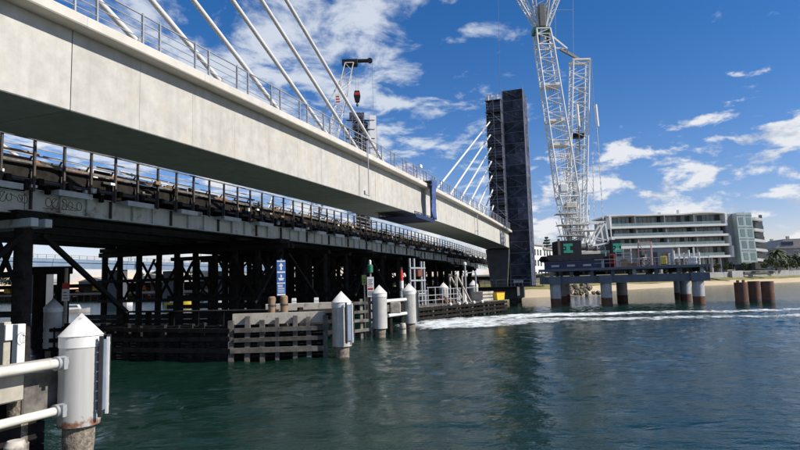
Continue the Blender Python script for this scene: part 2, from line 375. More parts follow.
# white wash left on the river by a boat
def make_wake():
    m = bpy.data.materials.new('wake_foam'); m.use_nodes = True; t = m.node_tree; b = t.nodes['Principled BSDF']
    b.inputs['Base Color'].default_value = (0.78, 0.82, 0.80, 1); b.inputs['Roughness'].default_value = 0.9
    g = t.nodes.new('ShaderNodeNewGeometry'); n = t.nodes.new('ShaderNodeTexNoise'); n.inputs['Scale'].default_value = 1.6; n.inputs['Detail'].default_value = 9; n.inputs['Roughness'].default_value = 0.68
    mp = t.nodes.new('ShaderNodeMapping'); mp.inputs['Scale'].default_value = (0.55, 0.5, 1.0); t.links.new(g.outputs['Position'], mp.inputs[0]); t.links.new(mp.outputs[0], n.inputs['Vector'])
    at_ = t.nodes.new('ShaderNodeAttribute'); at_.attribute_name = 'cover'
    ad = t.nodes.new('ShaderNodeMath'); ad.operation = 'ADD'; t.links.new(n.outputs[0], ad.inputs[0]); t.links.new(at_.outputs['Fac'], ad.inputs[1])
    mr = t.nodes.new('ShaderNodeMapRange'); t.links.new(ad.outputs[0], mr.inputs[0]); mr.inputs[1].default_value = 0.98; mr.inputs[2].default_value = 1.22
    t.links.new(mr.outputs[0], b.inputs['Alpha'])
    verts, faces, cov = [], [], []
    # the wash starts at the fender piles and runs right in two lanes; (distance, half width, cover) per X
    lanes = [(((-1, 50.5, 1.2, .50), (2, 51.2, 3.6, .78), (6, 52.5, 4.0, .80), (10, 53.0, 2.6, .72), (15, 53.0, 1.6, .72), (21, 52.0, 1.3, .70), (28, 51.0, 1.1, .66), (36, 50.0, 1.0, .64), (50, 49.0, .9, .58))),
             (((1.5, 56, .8, .50), (6, 57.5, 2.2, .74), (12, 60.0, 2.4, .78), (17, 60.5, 1.9, .76), (23, 60.0, 1.4, .74), (30, 58.5, 1.2, .70), (40, 57.5, 1.0, .64), (55, 56, .9, .58)))]
    for lane in lanes:
        xs = np.arange(lane[0][0], lane[-1][0], 0.35); c = np.interp(xs, [p[0] for p in lane], [p[1] for p in lane]); w = np.interp(xs, [p[0] for p in lane], [p[2] for p in lane]); k = np.interp(xs, [p[0] for p in lane], [p[3] for p in lane])
        c = c + 0.5 * np.sin(xs * 0.55) + 0.25 * np.sin(xs * 1.3 + 1); rows = 21; o = len(verts)
        for j in range(rows):
            s = (j / (rows - 1)) * 2 - 1; ys = c + s * w * 2.1
            zz = wave(xs, ys) + 0.035 + 0.17 * (1 - s * s) * (0.6 + 0.4 * np.sin(xs * 2.1 + j * 1.7) * np.sin(xs * 0.9 + j))
            for a in range(len(xs)): verts.append((xs[a], ys[a], zz[a])); cov.append(k[a] * (1 - s ** 4) - 0.10)
        n_ = len(xs)
        for j in range(rows - 1):
            for a in range(n_ - 1): faces.append((o + j * n_ + a, o + j * n_ + a + 1, o + (j + 1) * n_ + a + 1, o + (j + 1) * n_ + a))
    me = bpy.data.meshes.new('wake_foam'); me.from_pydata(verts, [], faces); me.polygons.foreach_set('use_smooth', [True] * len(faces))
    a_ = me.attributes.new('cover', 'FLOAT', 'POINT'); a_.data.foreach_set('value', cov); me.materials.append(m); me.update()
    return tag(place(me, 'wake_foam'), 'white foam wash of a boat trailing across the water', kind='stuff')
make_wake()

# ------------------------------------------------------------------ far banks
SHORE = [(-420, 420), (-200, 318), (-110, 250), (-60, 205), (-18, 160), (8, 136), (24, 122), (36, 122), (48, 145), (62, 168), (87, 187), (110, 203), (136, 214), (166, 230), (260, 275), (520, 380), (1200, 560)]
def bank(name, levels, material, label=None):
    """strip between two lines parallel to the shore; levels = [(metres back, height), ...]"""
    mb = MB(); rows = []
    pts = [Vector((x, y, 0)) for x, y in SHORE]
    fine = []
    for a, b in zip(pts, pts[1:]):
        n = max(1, int((b - a).length / 6)) if (b - a).length < 120 else 12
        for k in range(n): fine.append(a.lerp(b, k / n))
    fine.append(pts[-1])
    r2 = random.Random(3)
    for back, z in levels:
        row = []
        for i, p in enumerate(fine):
            t = (fine[min(i + 3, len(fine) - 1)] - fine[max(i - 3, 0)]).normalized(); nrm = Vector((-t.y, t.x, 0))
            jit = 0 if back > 300 else r2.uniform(-0.6, 0.6)
            row.append(p + nrm * (back + jit) + Vector((0, 0, z + (0.12 * r2.uniform(-1, 1) if 0 < z < 4 else 0))))
        rows.append(row)
    n = len(fine)
    for j in range(len(rows) - 1):
        mb.add(rows[j] + rows[j + 1], [(i, i + 1, n + i + 1, n + i) for i in range(n - 1)], True)
    me = mb.mesh(name, G[material])
    return tag(place(me, name), label, kind='structure')
bank('beach', [(-6, -0.5), (0, 0.02), (3, 0.6), (6, 1.1), (8, 1.5)], 'sand', 'pale sandy beach along the far bank')
bank('grass_bank', [(7.6, 1.47), (9, 1.9), (12, 2.8), (13.6, 3.05)], 'dune_grass', 'dry yellow green grass strip above the beach')
bank('ground', [(13.2, 2.95), (14.5, 3.1), (18, 4.6), (60, 5.6), (400, 9.0), (1500, 14.0)], 'ground')
# ------------------------------------------------------------------ new cable-stayed bridge
VC, HW = 18.08, 2.15                                # centre line, half width of the girder
GD = 3.05                                           # soffit to top of parapet
def hb(u): return 9.93 - 0.000222 * (u - 52.0) ** 2  # soffit height
nb = thing('cable_stayed_bridge', 'new pale concrete cable stayed bridge with white stays and railing', 'bridge', B(0, VC), ROT)
J0, JP = 13.54 - 2.9 * 8, 2.9
seg_n = 46
for k in range(seg_n):
    u0, u1 = J0 + k * JP, J0 + (k + 1) * JP
    g = 0.004 if k not in (7, 16) else 0.03
    prof = lambda h: [(-HW, h + 0.03), (-HW + 0.03, h), (HW - 0.03, h), (HW, h + 0.03), (HW, h + GD - 0.372), (-HW, h + GD - 0.372)]
    mb = MB(); a = prof(hb(u0)); b = prof(hb(u1)); n = 6
    ua, ub = u0 + g, u1 - g
    vs = [(ua, p, q) for p, q in a] + [(ub, p, q) for p, q in b]
    mb.add(vs, [tuple(range(n)), tuple(range(2 * n - 1, n - 1, -1))] + [(i, n + i, n + (i + 1) % n, (i + 1) % n) for i in range(n)])
    # dark packed joint set back between the segments
    mb.build('girder_segment', G['concrete'], nb)
jt = MB()
for k in range(seg_n - 1):
    u1 = J0 + (k + 1) * JP; h = hb(u1)
    jt.box(u1 - 0.04, u1 + 0.04, -HW + 0.035, HW - 0.035, h + 0.035, h + GD - 0.40)
jt.build('joint_packing', G['dark_concrete'], nb)
for k in range(0, seg_n, 2):
    u0, u1 = J0 + k * JP, J0 + (k + 2) * JP
    for s in (-1, 1):
        mb = MB(); n = 8
        def prof(h):
            o = HW + 0.62; i = HW - 0.22; z0 = h + GD - 0.37
            return [(s * (HW - 0.05), z0), (s * (o - 0.03), z0), (s * o, z0 + 0.04), (s * o, h + GD - 0.03), (s * (o - 0.03), h + GD), (s * (i + 0.03), h + GD), (s * i, h + GD - 0.03), (s * i, z0)]
        um = (u0 + u1) / 2
        rings = [prof(hb(x)) for x in (u0, um, u1)]
        vs = [(x, p, q) for x, ring in zip((u0 + 0.004, um, u1 - 0.004), rings) for p, q in ring]
        fs = [tuple(range(n)), tuple(range(3 * n - 1, 2 * n - 1, -1))]
        for j in (0, 1): fs += [(j * n + i, (j + 1) * n + i, (j + 1) * n + (i + 1) % n, j * n + (i + 1) % n) for i in range(n)]
        mb.add(vs, fs); mb.build('parapet_beam', G['parapet_concrete'], nb)
# deck between the parapets
mb = MB(); us = [J0 + k * JP for k in range(seg_n + 1)]; w = HW - 0.23
vs = [(u, s * w, hb(u) + GD - z) for u in us for z in (0.30, 0.369) for s in (-1, 1)]
for k in range(len(us) - 1):
    a = 4 * k; b = a + 4
    mb.add([vs[a], vs[a + 1], vs[b + 1], vs[b]], [(0, 1, 2, 3)])
mb.build('deck', G['asphalt'], nb)
# railing panels on the near parapet
pm = MB()
for x in (0.0, 2.0):
    pm.box(x - 0.03, x + 0.03, -0.035, 0.035, 0, 1.22); pm.box(x - 0.09, x + 0.09, -0.07, 0.07, 0, 0.02)
pm = None
post = MB().box(-0.03, 0.03, -0.04, 0.04, 0.015, 1.24).box(-0.10, 0.10, -0.07, 0.07, 0, 0.02).mesh('post', G['galv'])
railm = MB()
for z, r in ((1.17, 0.030), (0.86, 0.018), (0.56, 0.018), (0.28, 0.018)): railm.tube((-0.42, 0, z), (2.46, 0, z), r, n=6)
railm = railm.mesh('railing_panel', G['galv'])
YR = -HW - 0.40
for k in range(-6, 32):
    u = 16.14 + k * 2.88; h = hb(u) + GD; sl = (hb(u + 2) - hb(u)) / 2.0
    rp = place(railm, 'railing_panel', nb, (u, YR, h), rot=(0, -math.atan(sl), 0))
    for x in (0.0, 0.86): place(post, 'post', rp, (x - 0.02, 0.0, -0.01))
# stays: (anchor u, pylon u, height on the pylon)
stays = [(51.3, 7.0, 32.4), (45.6, 7.0, 29.8), (40.4, 7.0, 27.0), (34.0, 7.0, 24.2), (28.4, 7.0, 21.8), (22.8, 7.0, 19.2), (17.2, 7.0, 17.0),
         (59.8, 103.0, 33.2), (65.6, 103.0, 30.9), (70.8, 103.0, 28.6), (76.1, 103.0, 26.2), (81.6, 103.0, 23.7), (86.8, 103.0, 21.3), (92.6, 103.0, 18.7)]
for ua, up, zp in stays:
    p = Vector((ua, 0, hb(ua) + GD - 0.45)); q = Vector((up, 0, zp)); d = (q - p).normalized()
    ln_ = (q - p).length; ns = int((ln_ - 4.6) / 0.8); s = MB()
    for j in range(ns): s.tube(p + d * (4.6 + (ln_ - 4.6) * j / ns), p + d * (4.6 + (ln_ - 4.6) * (j + 1) / ns), 0.125, n=24, caps=False)
    s = s.build('stay_cable', G['stay_white'], nb)
    e = MB()
    for j in range(6): e.tube(p + d * (4.7 * j / 6), p + d * (4.7 * (j + 1) / 6), 0.150, n=24, caps=(j == 5))
    e.build('stay_sleeve', G['stay_white'], s)
    MB().tube(p + d * 4.55, p + d * 4.85, 0.19, n=12).tube(p + d * 2.3, p + d * 2.36, 0.168, n=12).build('stay_collar', G['galv'], s)
# far pylon and its pier
MB().bev(101.2, 105.2, -1.6, 0.35, hb(103) + GD - 0.3, 35.2, 0.08).build('pylon', G['dark_concrete'], nb)
pr = MB().prism([(-2.2, 9.2), (1.9, 9.2), (1.2, 2.6), (-1.6, 2.6)], 101.0, 106.0, 'x'); pr.build('pier_shaft', G['dark_concrete'], nb)
MB().bev(98.6, 108.4, -3.6, 5.0, 0.55, 2.6, 0.06).build('pile_cap', G['dark_concrete'], nb)
for x in (99.8, 103.5, 107.2):
    for y in (-2.6, 0.6, 3.8): MB().tube((x, y, -2), (x, y, 0.56), 0.55, n=12).build('pier_pile', G['dark_concrete'], nb)
# near pylon: stands just outside the left edge of the picture and carries the near stays
MB().bev(5.2, 9.0, -1.4, 1.4, hb(7) + GD - 0.3, 35.2, 0.08).build('pylon', G['concrete'], nb)
MB().prism([(-2.0, 9.0), (2.0, 9.0), (1.4, -2.0), (-1.4, -2.0)], 5.0, 9.5, 'x').build('pier_shaft', G['concrete'], nb)

# pole hung over the parapet
t = thing('hanging_pole', 'thin grey pole hung from the railing down the fascia', 'pole', B(36.6, VC - HW - 0.66, hb(36.6)), ROT)
MB().tube((0, -0.06, -0.05), (0, -0.06, 4.2), 0.035, n=8).build('pole', G['galv'], t)
MB().bar((-0.75, -0.06, 0.0), (0.1, -0.06, 0.0), 0.08, 0.06).box(-0.75, -0.68, -0.10, 0.0, 0.0, 0.25).build('foot_bar', G['galv'], t)
MB().box(-0.05, 0.05, -0.10, 0.10, GD + 0.85, GD + 0.95).build('clamp', G['dark_steel'], t)

t = thing('drain_pipe', 'thin grey downpipe on the fascia left of the pylon scaffold', 'pipe', B(74.0, VC - HW - 0.1, hb(74)), ROT)
MB().tube((0, -0.28, -0.1), (0, -0.28, 3.0), 0.06, n=8).build('pipe', G['galv'], t)
MB().box(-0.1, 0.1, -0.36, 0.05, 0.4, 0.46).box(-0.1, 0.1, -0.36, 0.05, 2.2, 2.26).build('bracket', G['galv'], t)

# travelling work platform slung round the middle of the span
UP = 50.4
t = thing('slung_platform', 'navy work platform slung under the girder with blue sheeting', 'platform', B(UP, VC, 0), ROT)
h = hb(UP)
MB().bev(-4.2, 1.6, -HW - 0.95, 0.3, h - 0.50, h - 0.40, 0.02).build('deck_plate', G['navy'], t)
for y in (-HW - 0.86, 0.26):
    m_ = MB().bar((-4.2, y, h - 0.12), (1.6, y, h - 0.12), 0.05, 0.07)
    for x in np.linspace(-4.1, 1.5, 7): m_.box(x - 0.03, x + 0.03, y - 0.03, y + 0.03, h - 0.4, h - 0.10)
    m_.build('guard_rail', G['navy'], t)
MB().box(-4.15, 1.55, -HW - 0.97, -HW - 0.955, h - 0.60, h - 0.25).build('toe_sheet', G['navy'], t)
for x in (1.15, 2.0):
    MB().box(x - 0.06, x + 0.06, -HW - 0.82, -HW - 0.70, h - 0.5, h + GD + 0.25).build('hanger', G['dark_steel'], t)
MB().box(0.9, 2.2, -HW - 0.85, -HW + 1.2, h + GD + 0.16, h + GD + 0.30).build('cross_beam', G['dark_steel'], t)
sh = MB(); nx, nz_ = 10, 16
r3 = random.Random(5)
grid = []
for j in range(nz_ + 1):
    for i in range(nx + 1):
        f = j / nz_; wd = 1.7 - 0.8 * f
        x = 0.45 + wd * i / nx + 0.7 * f * 0.6 + 0.08 * math.sin(j * 0.8)
        y = -HW - 0.98 - 0.10 * math.sin(i * 1.5 + j * 0.35) - 0.05 * r3.random()
        grid.append((x, y, h + GD + 0.45 - (GD + 0.75) * f))
sh.add(grid, [(j * (nx + 1) + i, j * (nx + 1) + i + 1, (j + 1) * (nx + 1) + i + 1, (j + 1) * (nx + 1) + i) for j in range(nz_) for i in range(nx)], True)
so = sh.build('blue_sheet', G['tarp_blue'], t); md = so.modifiers.new('thick', 'SOLIDIFY'); md.thickness = 0.02
# small gear on the deck beside the platform
t = thing('site_light', 'small white site light on a mast by the slung platform', 'light', B(54.0, VC - 1.2, hb(54) + GD - 0.3), ROT)
MB().tube((0, 0, 0), (0, 0, 2.6), 0.04, n=6).build('mast', G['galv'], t)
MB().box(-0.35, 0.35, -0.12, 0.06, 2.45, 2.75).build('lamp', G['sign_white'], t)
t = thing('tool_cage', 'dull pink mesh tool cage behind the railing above the platform', 'cage', B(48.6, VC - 1.75, hb(50) + GD - 0.3), ROT)
m_ = MB()
for x in (0, 1.2, 2.4):
    for y in (0, 0.9): m_.tube((x, y, 0), (x, y, 1.75), 0.03, n=6)
m_.build('frame', G['pink_frame'], t)
for z in (0.45, 0.9, 1.3, 1.7): MB().bar((0, 0, z), (2.4, 0, z), 0.03, 0.06).bar((0, 0.9, z), (2.4, 0.9, z), 0.03, 0.06).build('mesh_rail', G['pink_frame'], t)
MB().bev(0.2, 2.0, 0.15, 0.75, 0, 1.0, 0.05).build('load', G['rust_rail'], t)

# ------------------------------------------------------------------ scaffolds at the far pylon
def scaffold(mb_std, x0, x1, y0, y1, z0, z1, nx, ny):
    for i in range(nx + 1):
        for j in range(ny + 1):
            if 0 < i < nx and 0 < j < ny: continue
            x = x0 + (x1 - x0) * i / nx; y = y0 + (y1 - y0) * j / ny
            mb_std.tube((x, y, z0), (x, y, z1), 0.045, n=5)
sc = thing('pylon_scaffold', 'grey tube scaffold with plank lifts round the far pylon', 'scaffold', B(103, VC, hb(103) + GD - 0.3), ROT)
H0 = 0.0; H1 = 36.3 - (hb(103) + GD - 0.3)
m_ = MB(); scaffold(m_, -3.0, 3.0, -2.05, 0.55, H0, H1, 4, 2); m_.build('standards', G['galv'], sc)
nl = 12
r4 = random.Random(11)
for k in range(nl):
    z = 0.6 + k * (H1 - 1.2) / (nl - 1)
    l_ = MB().box(-3.15, -1.95, -2.2, 0.7, z - 0.06, z).box(1.95, 3.15, -2.2, 0.7, z - 0.06, z).box(-1.95, 1.95, -2.2, -1.55, z - 0.06, z)
    lf = l_.build('plank_lift', G['grey_timber'], sc)
    e = MB()
    for dz in (0.5, 1.0):
        e.tube((-3.06, -2.1, z + dz), (-3.06, 0.6, z + dz), 0.03, n=5); e.tube((-3.06, -2.1, z + dz), (3.06, -2.1, z + dz), 0.03, n=5)
    e.build('guard_rail', G['galv'], lf)
    if k < nl - 1:
        zz = (H1 - 1.2) / (nl - 1)
        e = MB()
        if k % 2: e.tube((-3.1, -2.1, z), (-3.1, -0.2, z + zz), 0.03, n=5)
        else: e.tube((-3.1, 0.6, z), (-3.1, -0.8, z + zz), 0.03, n=5)
        e.build('brace', G['galv'], lf)
        MB().box(-2.96, -2.92, -2.1 + r4.uniform(0, .25), 0.62 - r4.uniform(0, .5), z + 0.05, z + zz - r4.uniform(.15, .6)).build('dark_netting', G['net'], lf)
        MB().box(-2.9, 2.9, -2.12, -2.09, z + 0.05, z + zz - 0.1).build('dark_netting', G['net'], lf)
        MB().box(-2.9, 2.9, 0.58, 0.61, z + 0.05, z + zz - 0.2).build('dark_netting', G['net'], lf)
for x, y in ((-3.0, -1.4), (-3.0, -0.4), (-2.6, 0.3)):
    MB().box(x - 0.15, x + 0.25, y - 0.2, y + 0.2, H1 - 0.6, H1 + 0.35).build('ballast_bag', G['sign_white'], sc)

# netted stair tower in front of the pylon
st = thing('netted_stair_tower', 'tall stair tower wrapped in dark navy debris netting', 'stair tower', B(104.6, 14.15, 2.6), ROT)
T0, T1 = 0.0, 35.1
hx, hy = 2.6, 1.72
m_ = MB(); scaffold(m_, -hx, hx, -hy, hy, T0, T1, 3, 2); m_.build('standards', G['galv'], st)
net_me = {}
def net_panel(w, hgt, seed):
    r_ = random.Random(seed); n1, n2 = 6, 6; g = []
    ph = r_.uniform(0, 6)
    for j in range(n2 + 1):
        for i in range(n1 + 1):
            e = 0 if i in (0, n1) or j in (0, n2) else 1
            y = e * (0.16 * math.sin(i * 1.3 + ph) * math.cos(j * 1.1 + ph) + r_.uniform(-0.11, 0.11))
            g.append((w * i / n1, y, hgt * j / n2))
    return MB().add(g, [(j * (n1 + 1) + i, j * (n1 + 1) + i + 1, (j + 1) * (n1 + 1) + i + 1, (j + 1) * (n1 + 1) + i) for j in range(n2) for i in range(n1)], True).mesh('net_panel', G['net_light' if seed % 10 in (1, 4) else 'net'])
nets = [net_panel(2 * hy / 2, 1.95, k) for k in range(6)]
nets2 = [net_panel(2 * hx / 3, 1.95, 10 + k) for k in range(6)]
NL = 18
LH = T1 / NL
for k in range(NL):
    z = T0 + LH * k
    lf = MB().box(-hx + 0.1, hx - 0.1, -hy + 0.1, hy - 0.1, z + 0.0, z + 0.05).build('landing', G['grey_timber'], st)
    for b in range(2):
        # face towards the river (seen from the bridge side) and the opposite one
        o = place(nets[r4.randrange(6)], 'net_panel', st, (-hx - 0.06, -hy + b * hy, z), rz=math.pi / 2)
        o = place(nets[r4.randrange(6)], 'net_panel', st, (hx + 0.06, -hy + b * hy, z), rz=math.pi / 2)
    for b in range(3):
        o = place(nets2[r4.randrange(6)], 'net_panel', st, (-hx + b * 2 * hx / 3, -hy - 0.06, z))
        o = place(nets2[r4.randrange(6)], 'net_panel', st, (-hx + b * 2 * hx / 3, hy + 0.06, z))
    m_ = MB()
    x = -hx - 0.12
    m_.tube((x, -hy, z), (x, hy, z), 0.03, n=5)
    a, b = (-hy, hy) if k % 2 else (hy, -hy)
    if k % 3 != 1: m_.tube((x, a, z), (x, b, z + 2), 0.028, n=5)
    m_.build('ledger', G['net_edge'], lf)
m_ = MB()
for y in (-hy - 0.1, hy + 0.1): m_.tube((-hx - 0.1, y, T0), (-hx - 0.1, y, T1 + 0.4), 0.07, n=6)
m_.tube((hx + 0.1, -hy - 0.1, T0), (hx + 0.1, -hy - 0.1, T1 + 0.2), 0.07, n=6)
m_.build('corner_tube', G['net_edge'], st)

# work deck at the foot of the pylon
t = thing('pier_walkway', 'dark railed walkway round the foot of the far pylon', 'walkway', B(98.3, 14.6, 2.6), ROT)
MB().box(-1.2, 0.6, -4.6, 7.0, 0.0, 0.12).build('deck', G['dark_steel'], t)
for y in np.arange(-4.5, 7.01, 1.9):
    MB().tube((-1.1, y, 0.1), (-1.1, y, 1.3), 0.04, n=6).build('post', G['galv'], t)
MB().tube((-1.1, -4.5, 1.25), (-1.1, 7, 1.25), 0.035, n=6).tube((-1.1, -4.5, 0.7), (-1.1, 7, 0.7), 0.03, n=6).build('rail', G['galv'], t)
t = thing('white_barrier', 'short white barrier at the foot of the netted tower', 'barrier', B(97.4, 14.0, 2.72), ROT)
MB().box(0, 0.08, -0.8, 0.8, 0.55, 1.0).build('board', G['sign_white'], t)
MB().box(0, 0.08, -0.7, -0.6, 0, 0.55).box(0, 0.08, 0.6, 0.7, 0, 0.55).build('leg', G['galv'], t)

# ------------------------------------------------------------------ old bridge
OV0, OV1 = 25.4, 45.0
def ob(u): return 11.25 - 0.0002 * (u - 42) ** 2 - 9.9     # rise of the old deck against its level at z = 9.9
od = thing('old_road_bridge', 'old dark bridge on timber bents with grey riveted plate girders', 'bridge', B(0, OV0), ROT)
OU0, OU1 = -6.0, 150.0
PIERS = [-1.5, 19.9, 42.8, 61.5, 79.5, 97.5, 115.5]
zt = lambda u: 11.25 - 0.0002 * (u - 42) ** 2               # top of the railing
# deck (edge boards) in lengths
for a in np.arange(OU0, OU1, 6.0):
    b = a + 5.99; ma, mb_ = zt(a) - 1.45, zt(b) - 1.45
    m_ = MB(); W = OV1 - OV0
    vs = [(a, 0.25, ma), (b, 0.25, mb_), (b, W, mb_), (a, W, ma), (a, 0.25, ma - 0.42), (b, 0.25, mb_ - 0.42), (b, W, mb_ - 0.42), (a, W, ma - 0.42)]
    m_.add(vs, [(0, 1, 2, 3), (7, 6, 5, 4), (0, 4, 5, 1), (1, 5, 6, 2), (2, 6, 7, 3), (3, 7, 4, 0)])
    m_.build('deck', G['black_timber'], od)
# timber cross beams poking out under the deck edge
cb = MB().bev(-0.13, 0.13, -0.12, 2.4, -0.32, 0.0, 0.015).mesh('cross_beam', G['black_timber'])
pst = MB().box(-0.05, 0.05, -0.06, 0.06, -1.15, 1.42).box(-0.10, 0.10, 0.061, 0.12, -1.1, -0.2).mesh('rail_post', G['rust_rail'])
PS = 1.613
for k in range(-10, 74):
    u = 18.1 + k * PS
    z = zt(u)
    place(pst, 'rail_post', od, (u, 0, z - 1.40))
    if k < 70:
        place(cb, 'cross_beam', od, (u + 0.35, 0.02, z - 1.88))
# rails in lengths of five bays
for k in range(-10, 74, 5):
    a = 18.1 + k * PS - 0.2; b = a + 5 * PS - 0.01
    m_ = MB().bar((a, -0.10, zt(a) - 0.06), (b, -0.10, zt(b) - 0.06), 0.07, 0.07)
    top = m_.build('top_rail', G['grey_timber'], od)
    for dz, w in ((0.42, 0.06), (0.80, 0.06), (1.16, 0.12)):
        MB().bar((a, 0.10, zt(a) - dz), (b, 0.10, zt(b) - dz), 0.06, w).build('rail', G['galv' if dz < 1.1 else 'grey_timber'], top)
# kerb and guard boards behind the railing, patched with odd lengths
r7 = random.Random(31)
x = OU0
while x < 128:
    l_ = r7.choice((1.6, 2.4, 3.2, 4.0)); h_ = r7.uniform(.24, .34); z_ = r7.choice((.03, .06, .10))
    if r7.random() < .8: MB().bar((x + .3, .85, zt(x) - 1.45 + .56), (x + l_ - .2, .85, zt(x + l_) - 1.45 + .56), .07, r7.uniform(.14, .30)).build('guard_board', G[r7.choice(('brown_timber', 'black_timber', 'black_timber', 'grey_timber', 'rust_rail'))], od)
    MB().bar((x, .75, zt(x) - 1.45 + z_ + h_ / 2), (x + l_ - .06, .75, zt(x + l_) - 1.45 + z_ + h_ / 2), .08, h_).build('guard_board', G[r7.choice(('brown_timber', 'brown_timber', 'black_timber', 'grey_timber', 'pale_timber', 'rust_rail'))], od)
    if r7.random() < .75: MB().bar((x + .1, .45, zt(x) - 1.45 + .78), (x + l_ - .1, .45, zt(x + l_) - 1.45 + .78 + r7.uniform(-.08, .08)), .06, r7.uniform(.07, .24)).build('guard_board', G[r7.choice(('brown_timber', 'black_timber', 'black_timber', 'rust_rail', 'grey_timber', 'sign_white'))], od)
    MB().bar((x, .42, zt(x) - 1.45 + .13), (x + l_ - .04, .42, zt(x + l_) - 1.45 + .13), .22, .26).build('kerb_timber', G['black_timber'], od)
    x += l_
# odd brackets, blocks, boxes and cable ends bolted along the edge
clut = [MB().bev(-w / 2, w / 2, -.09, .09, -h / 2, h / 2, .01).mesh('edge_block', G[m]) for w, h, m in ((.5, .18, 'black_timber'), (.22, .5, 'black_timber'), (.3, .14, 'sign_white'), (.4, .2, 'brown_timber'), (.18, .34, 'grey_timber'), (.7, .12, 'rust_rail'), (.26, .26, 'old_steel'))]
for k in range(190):
    u = 14 + 116 * r7.random() ** 1.5
    place(r7.choice(clut), 'edge_block', od, (u, r7.uniform(-.1, .55), zt(u) - 1.45 + r7.uniform(-.85, .5)))
for k in range(-4, 40):
    u = 18.1 + k * PS
    MB().bar((u, .12, zt(u) - .75), (u, .72, zt(u) - 1.5), .06, .07, up=(1, 0, 0)).build('knee_brace', G['rust_rail'], od)
# pipes along the edge
m_ = MB()
for a in np.arange(OU0, OU1, 8.0): m_.tube((a, 0.16, zt(a) - 2.02), (a + 8, 0.16, zt(a + 8) - 2.02), 0.09, n=8)
m_.build('service_pipe', G['dark_steel'], od)
# plate girders, span by span, with stiffeners
GZ0, GZ1 = 7.75, 8.82
stf = MB().box(-0.035, 0.035, -0.17, 0.0, 0.045, GZ1 - GZ0 - 0.04).mesh('stiffener', G['dark_steel'])
stf2 = MB().box(-0.02, 0.02, -0.16, 0.0, 0.045, GZ1 - GZ0 - 0.04).mesh('stiffener', G['old_steel'])
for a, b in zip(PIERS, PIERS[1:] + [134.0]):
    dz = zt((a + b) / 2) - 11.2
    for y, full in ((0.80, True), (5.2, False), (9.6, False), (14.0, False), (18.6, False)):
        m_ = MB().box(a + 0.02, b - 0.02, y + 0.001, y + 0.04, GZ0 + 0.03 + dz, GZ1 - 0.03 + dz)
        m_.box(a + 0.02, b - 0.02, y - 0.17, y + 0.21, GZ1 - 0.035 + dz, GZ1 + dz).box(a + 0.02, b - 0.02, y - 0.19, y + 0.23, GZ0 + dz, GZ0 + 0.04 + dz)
        g_ = m_.build('plate_girder', G['old_steel' if full else 'dark_steel'], od)  # inner girders get darker steel: shade under the deck put into the colour
        if full:
            n = int((b - a) / 1.55)
            for k in range(n + 1):
                x = a + 0.25 + (b - a - 0.5) * k / n
                place(stf if k % 3 == 0 else stf2, 'stiffener', g_, (x, y, GZ0 + dz))
            for k in range(0, n, 3):                             # outriggers carrying the walkway
                x = a + 1.2 + (b - a - 2.4) * k / n
                MB().prism([(-0.10, GZ1 + 0.06), (0.80, GZ1 + 0.06), (0.80, GZ1 - 0.10), (-0.10, GZ1 - 0.22)], x - 0.10, x + 1.9, 'x').build('outrigger', G['old_steel'], g_)
                g_.children[-1].location = (0, -0.02, dz + 0.04)
# bents
col_me = MB().tube((0, 0, -2.5), (0, 0, 7.0), 0.30, 0.27, n=10).mesh('pile', G['black_timber'])
big_me = MB().tube((0, 0, -2.5), (0, 0, 7.0), 0.42, 0.39, n=12).mesh('pile', G['black_timber'])
for i, u in enumerate(PIERS):
    dz = zt(u) - 11.2
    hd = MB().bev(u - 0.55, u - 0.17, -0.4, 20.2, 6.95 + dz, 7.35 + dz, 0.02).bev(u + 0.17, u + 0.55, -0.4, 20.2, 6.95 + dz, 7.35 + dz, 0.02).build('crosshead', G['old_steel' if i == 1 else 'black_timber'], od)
    MB().box(u - 0.8, u + 0.8, 0.2, 19.8, 7.36 + dz, 7.745 + dz).build('corbel', G['black_timber'], hd)
    n = 10; ys = [0.9 + k * 2.15 - (0.15 if k else 0) for k in range(n)]
    ys = [y for y in ys if y < 20.5]
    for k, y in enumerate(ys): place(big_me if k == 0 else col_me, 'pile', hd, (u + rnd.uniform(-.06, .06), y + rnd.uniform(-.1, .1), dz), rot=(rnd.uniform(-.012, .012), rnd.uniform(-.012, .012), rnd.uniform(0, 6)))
    if i >= 1:
        for row, du_ in ((0, -0.36), (1, 0.36)):
            for k in range(0, len(ys) - 1, 1 if i < 4 else 2):
                a, b = (ys[k], ys[k + 1])
                za, zb = (3.0, 6.4) if (k + row) % 2 else (6.4, 3.0)
                MB().bar((u + du_, a, za + rnd.uniform(-.2, .2)), (u + du_, b, zb + rnd.uniform(-.2, .2)), 0.10, rnd.uniform(.2, .3), up=(1, 0, 0)).build('brace', G['black_timber'], hd)
        for z in (2.85, 4.7):
            if z > 4 and i > 3: continue
            MB().box(u - 0.47, u - 0.35, 0.1, 20.3, z - 0.14, z + 0.14).build('waler', G['black_timber'], hd)
        if i == 2:
            for z in (0.05, 0.5, 0.95, 1.4):
                MB().box(u - 0.62, u - 0.50, -0.5, 22.5, z - 0.215, z + 0.215).build('dark_fill_plank', G['black_timber'], hd)  # planks added as dark fill, hiding the bright water behind
        # long raker from the bent to the next one
        MB().bar((u + 0.5, 0.2, 6.6), (u + 5.8, 0.2, 2.6), 0.2, 0.26, up=(0, 1, 0)).build('raker', G['black_timber'], hd)
        MB().bar((u - 0.5, 0.15, 6.6), (u - 4.6, 0.15, 2.6), 0.2, 0.26, up=(0, 1, 0)).build('raker', G['black_timber'], hd)
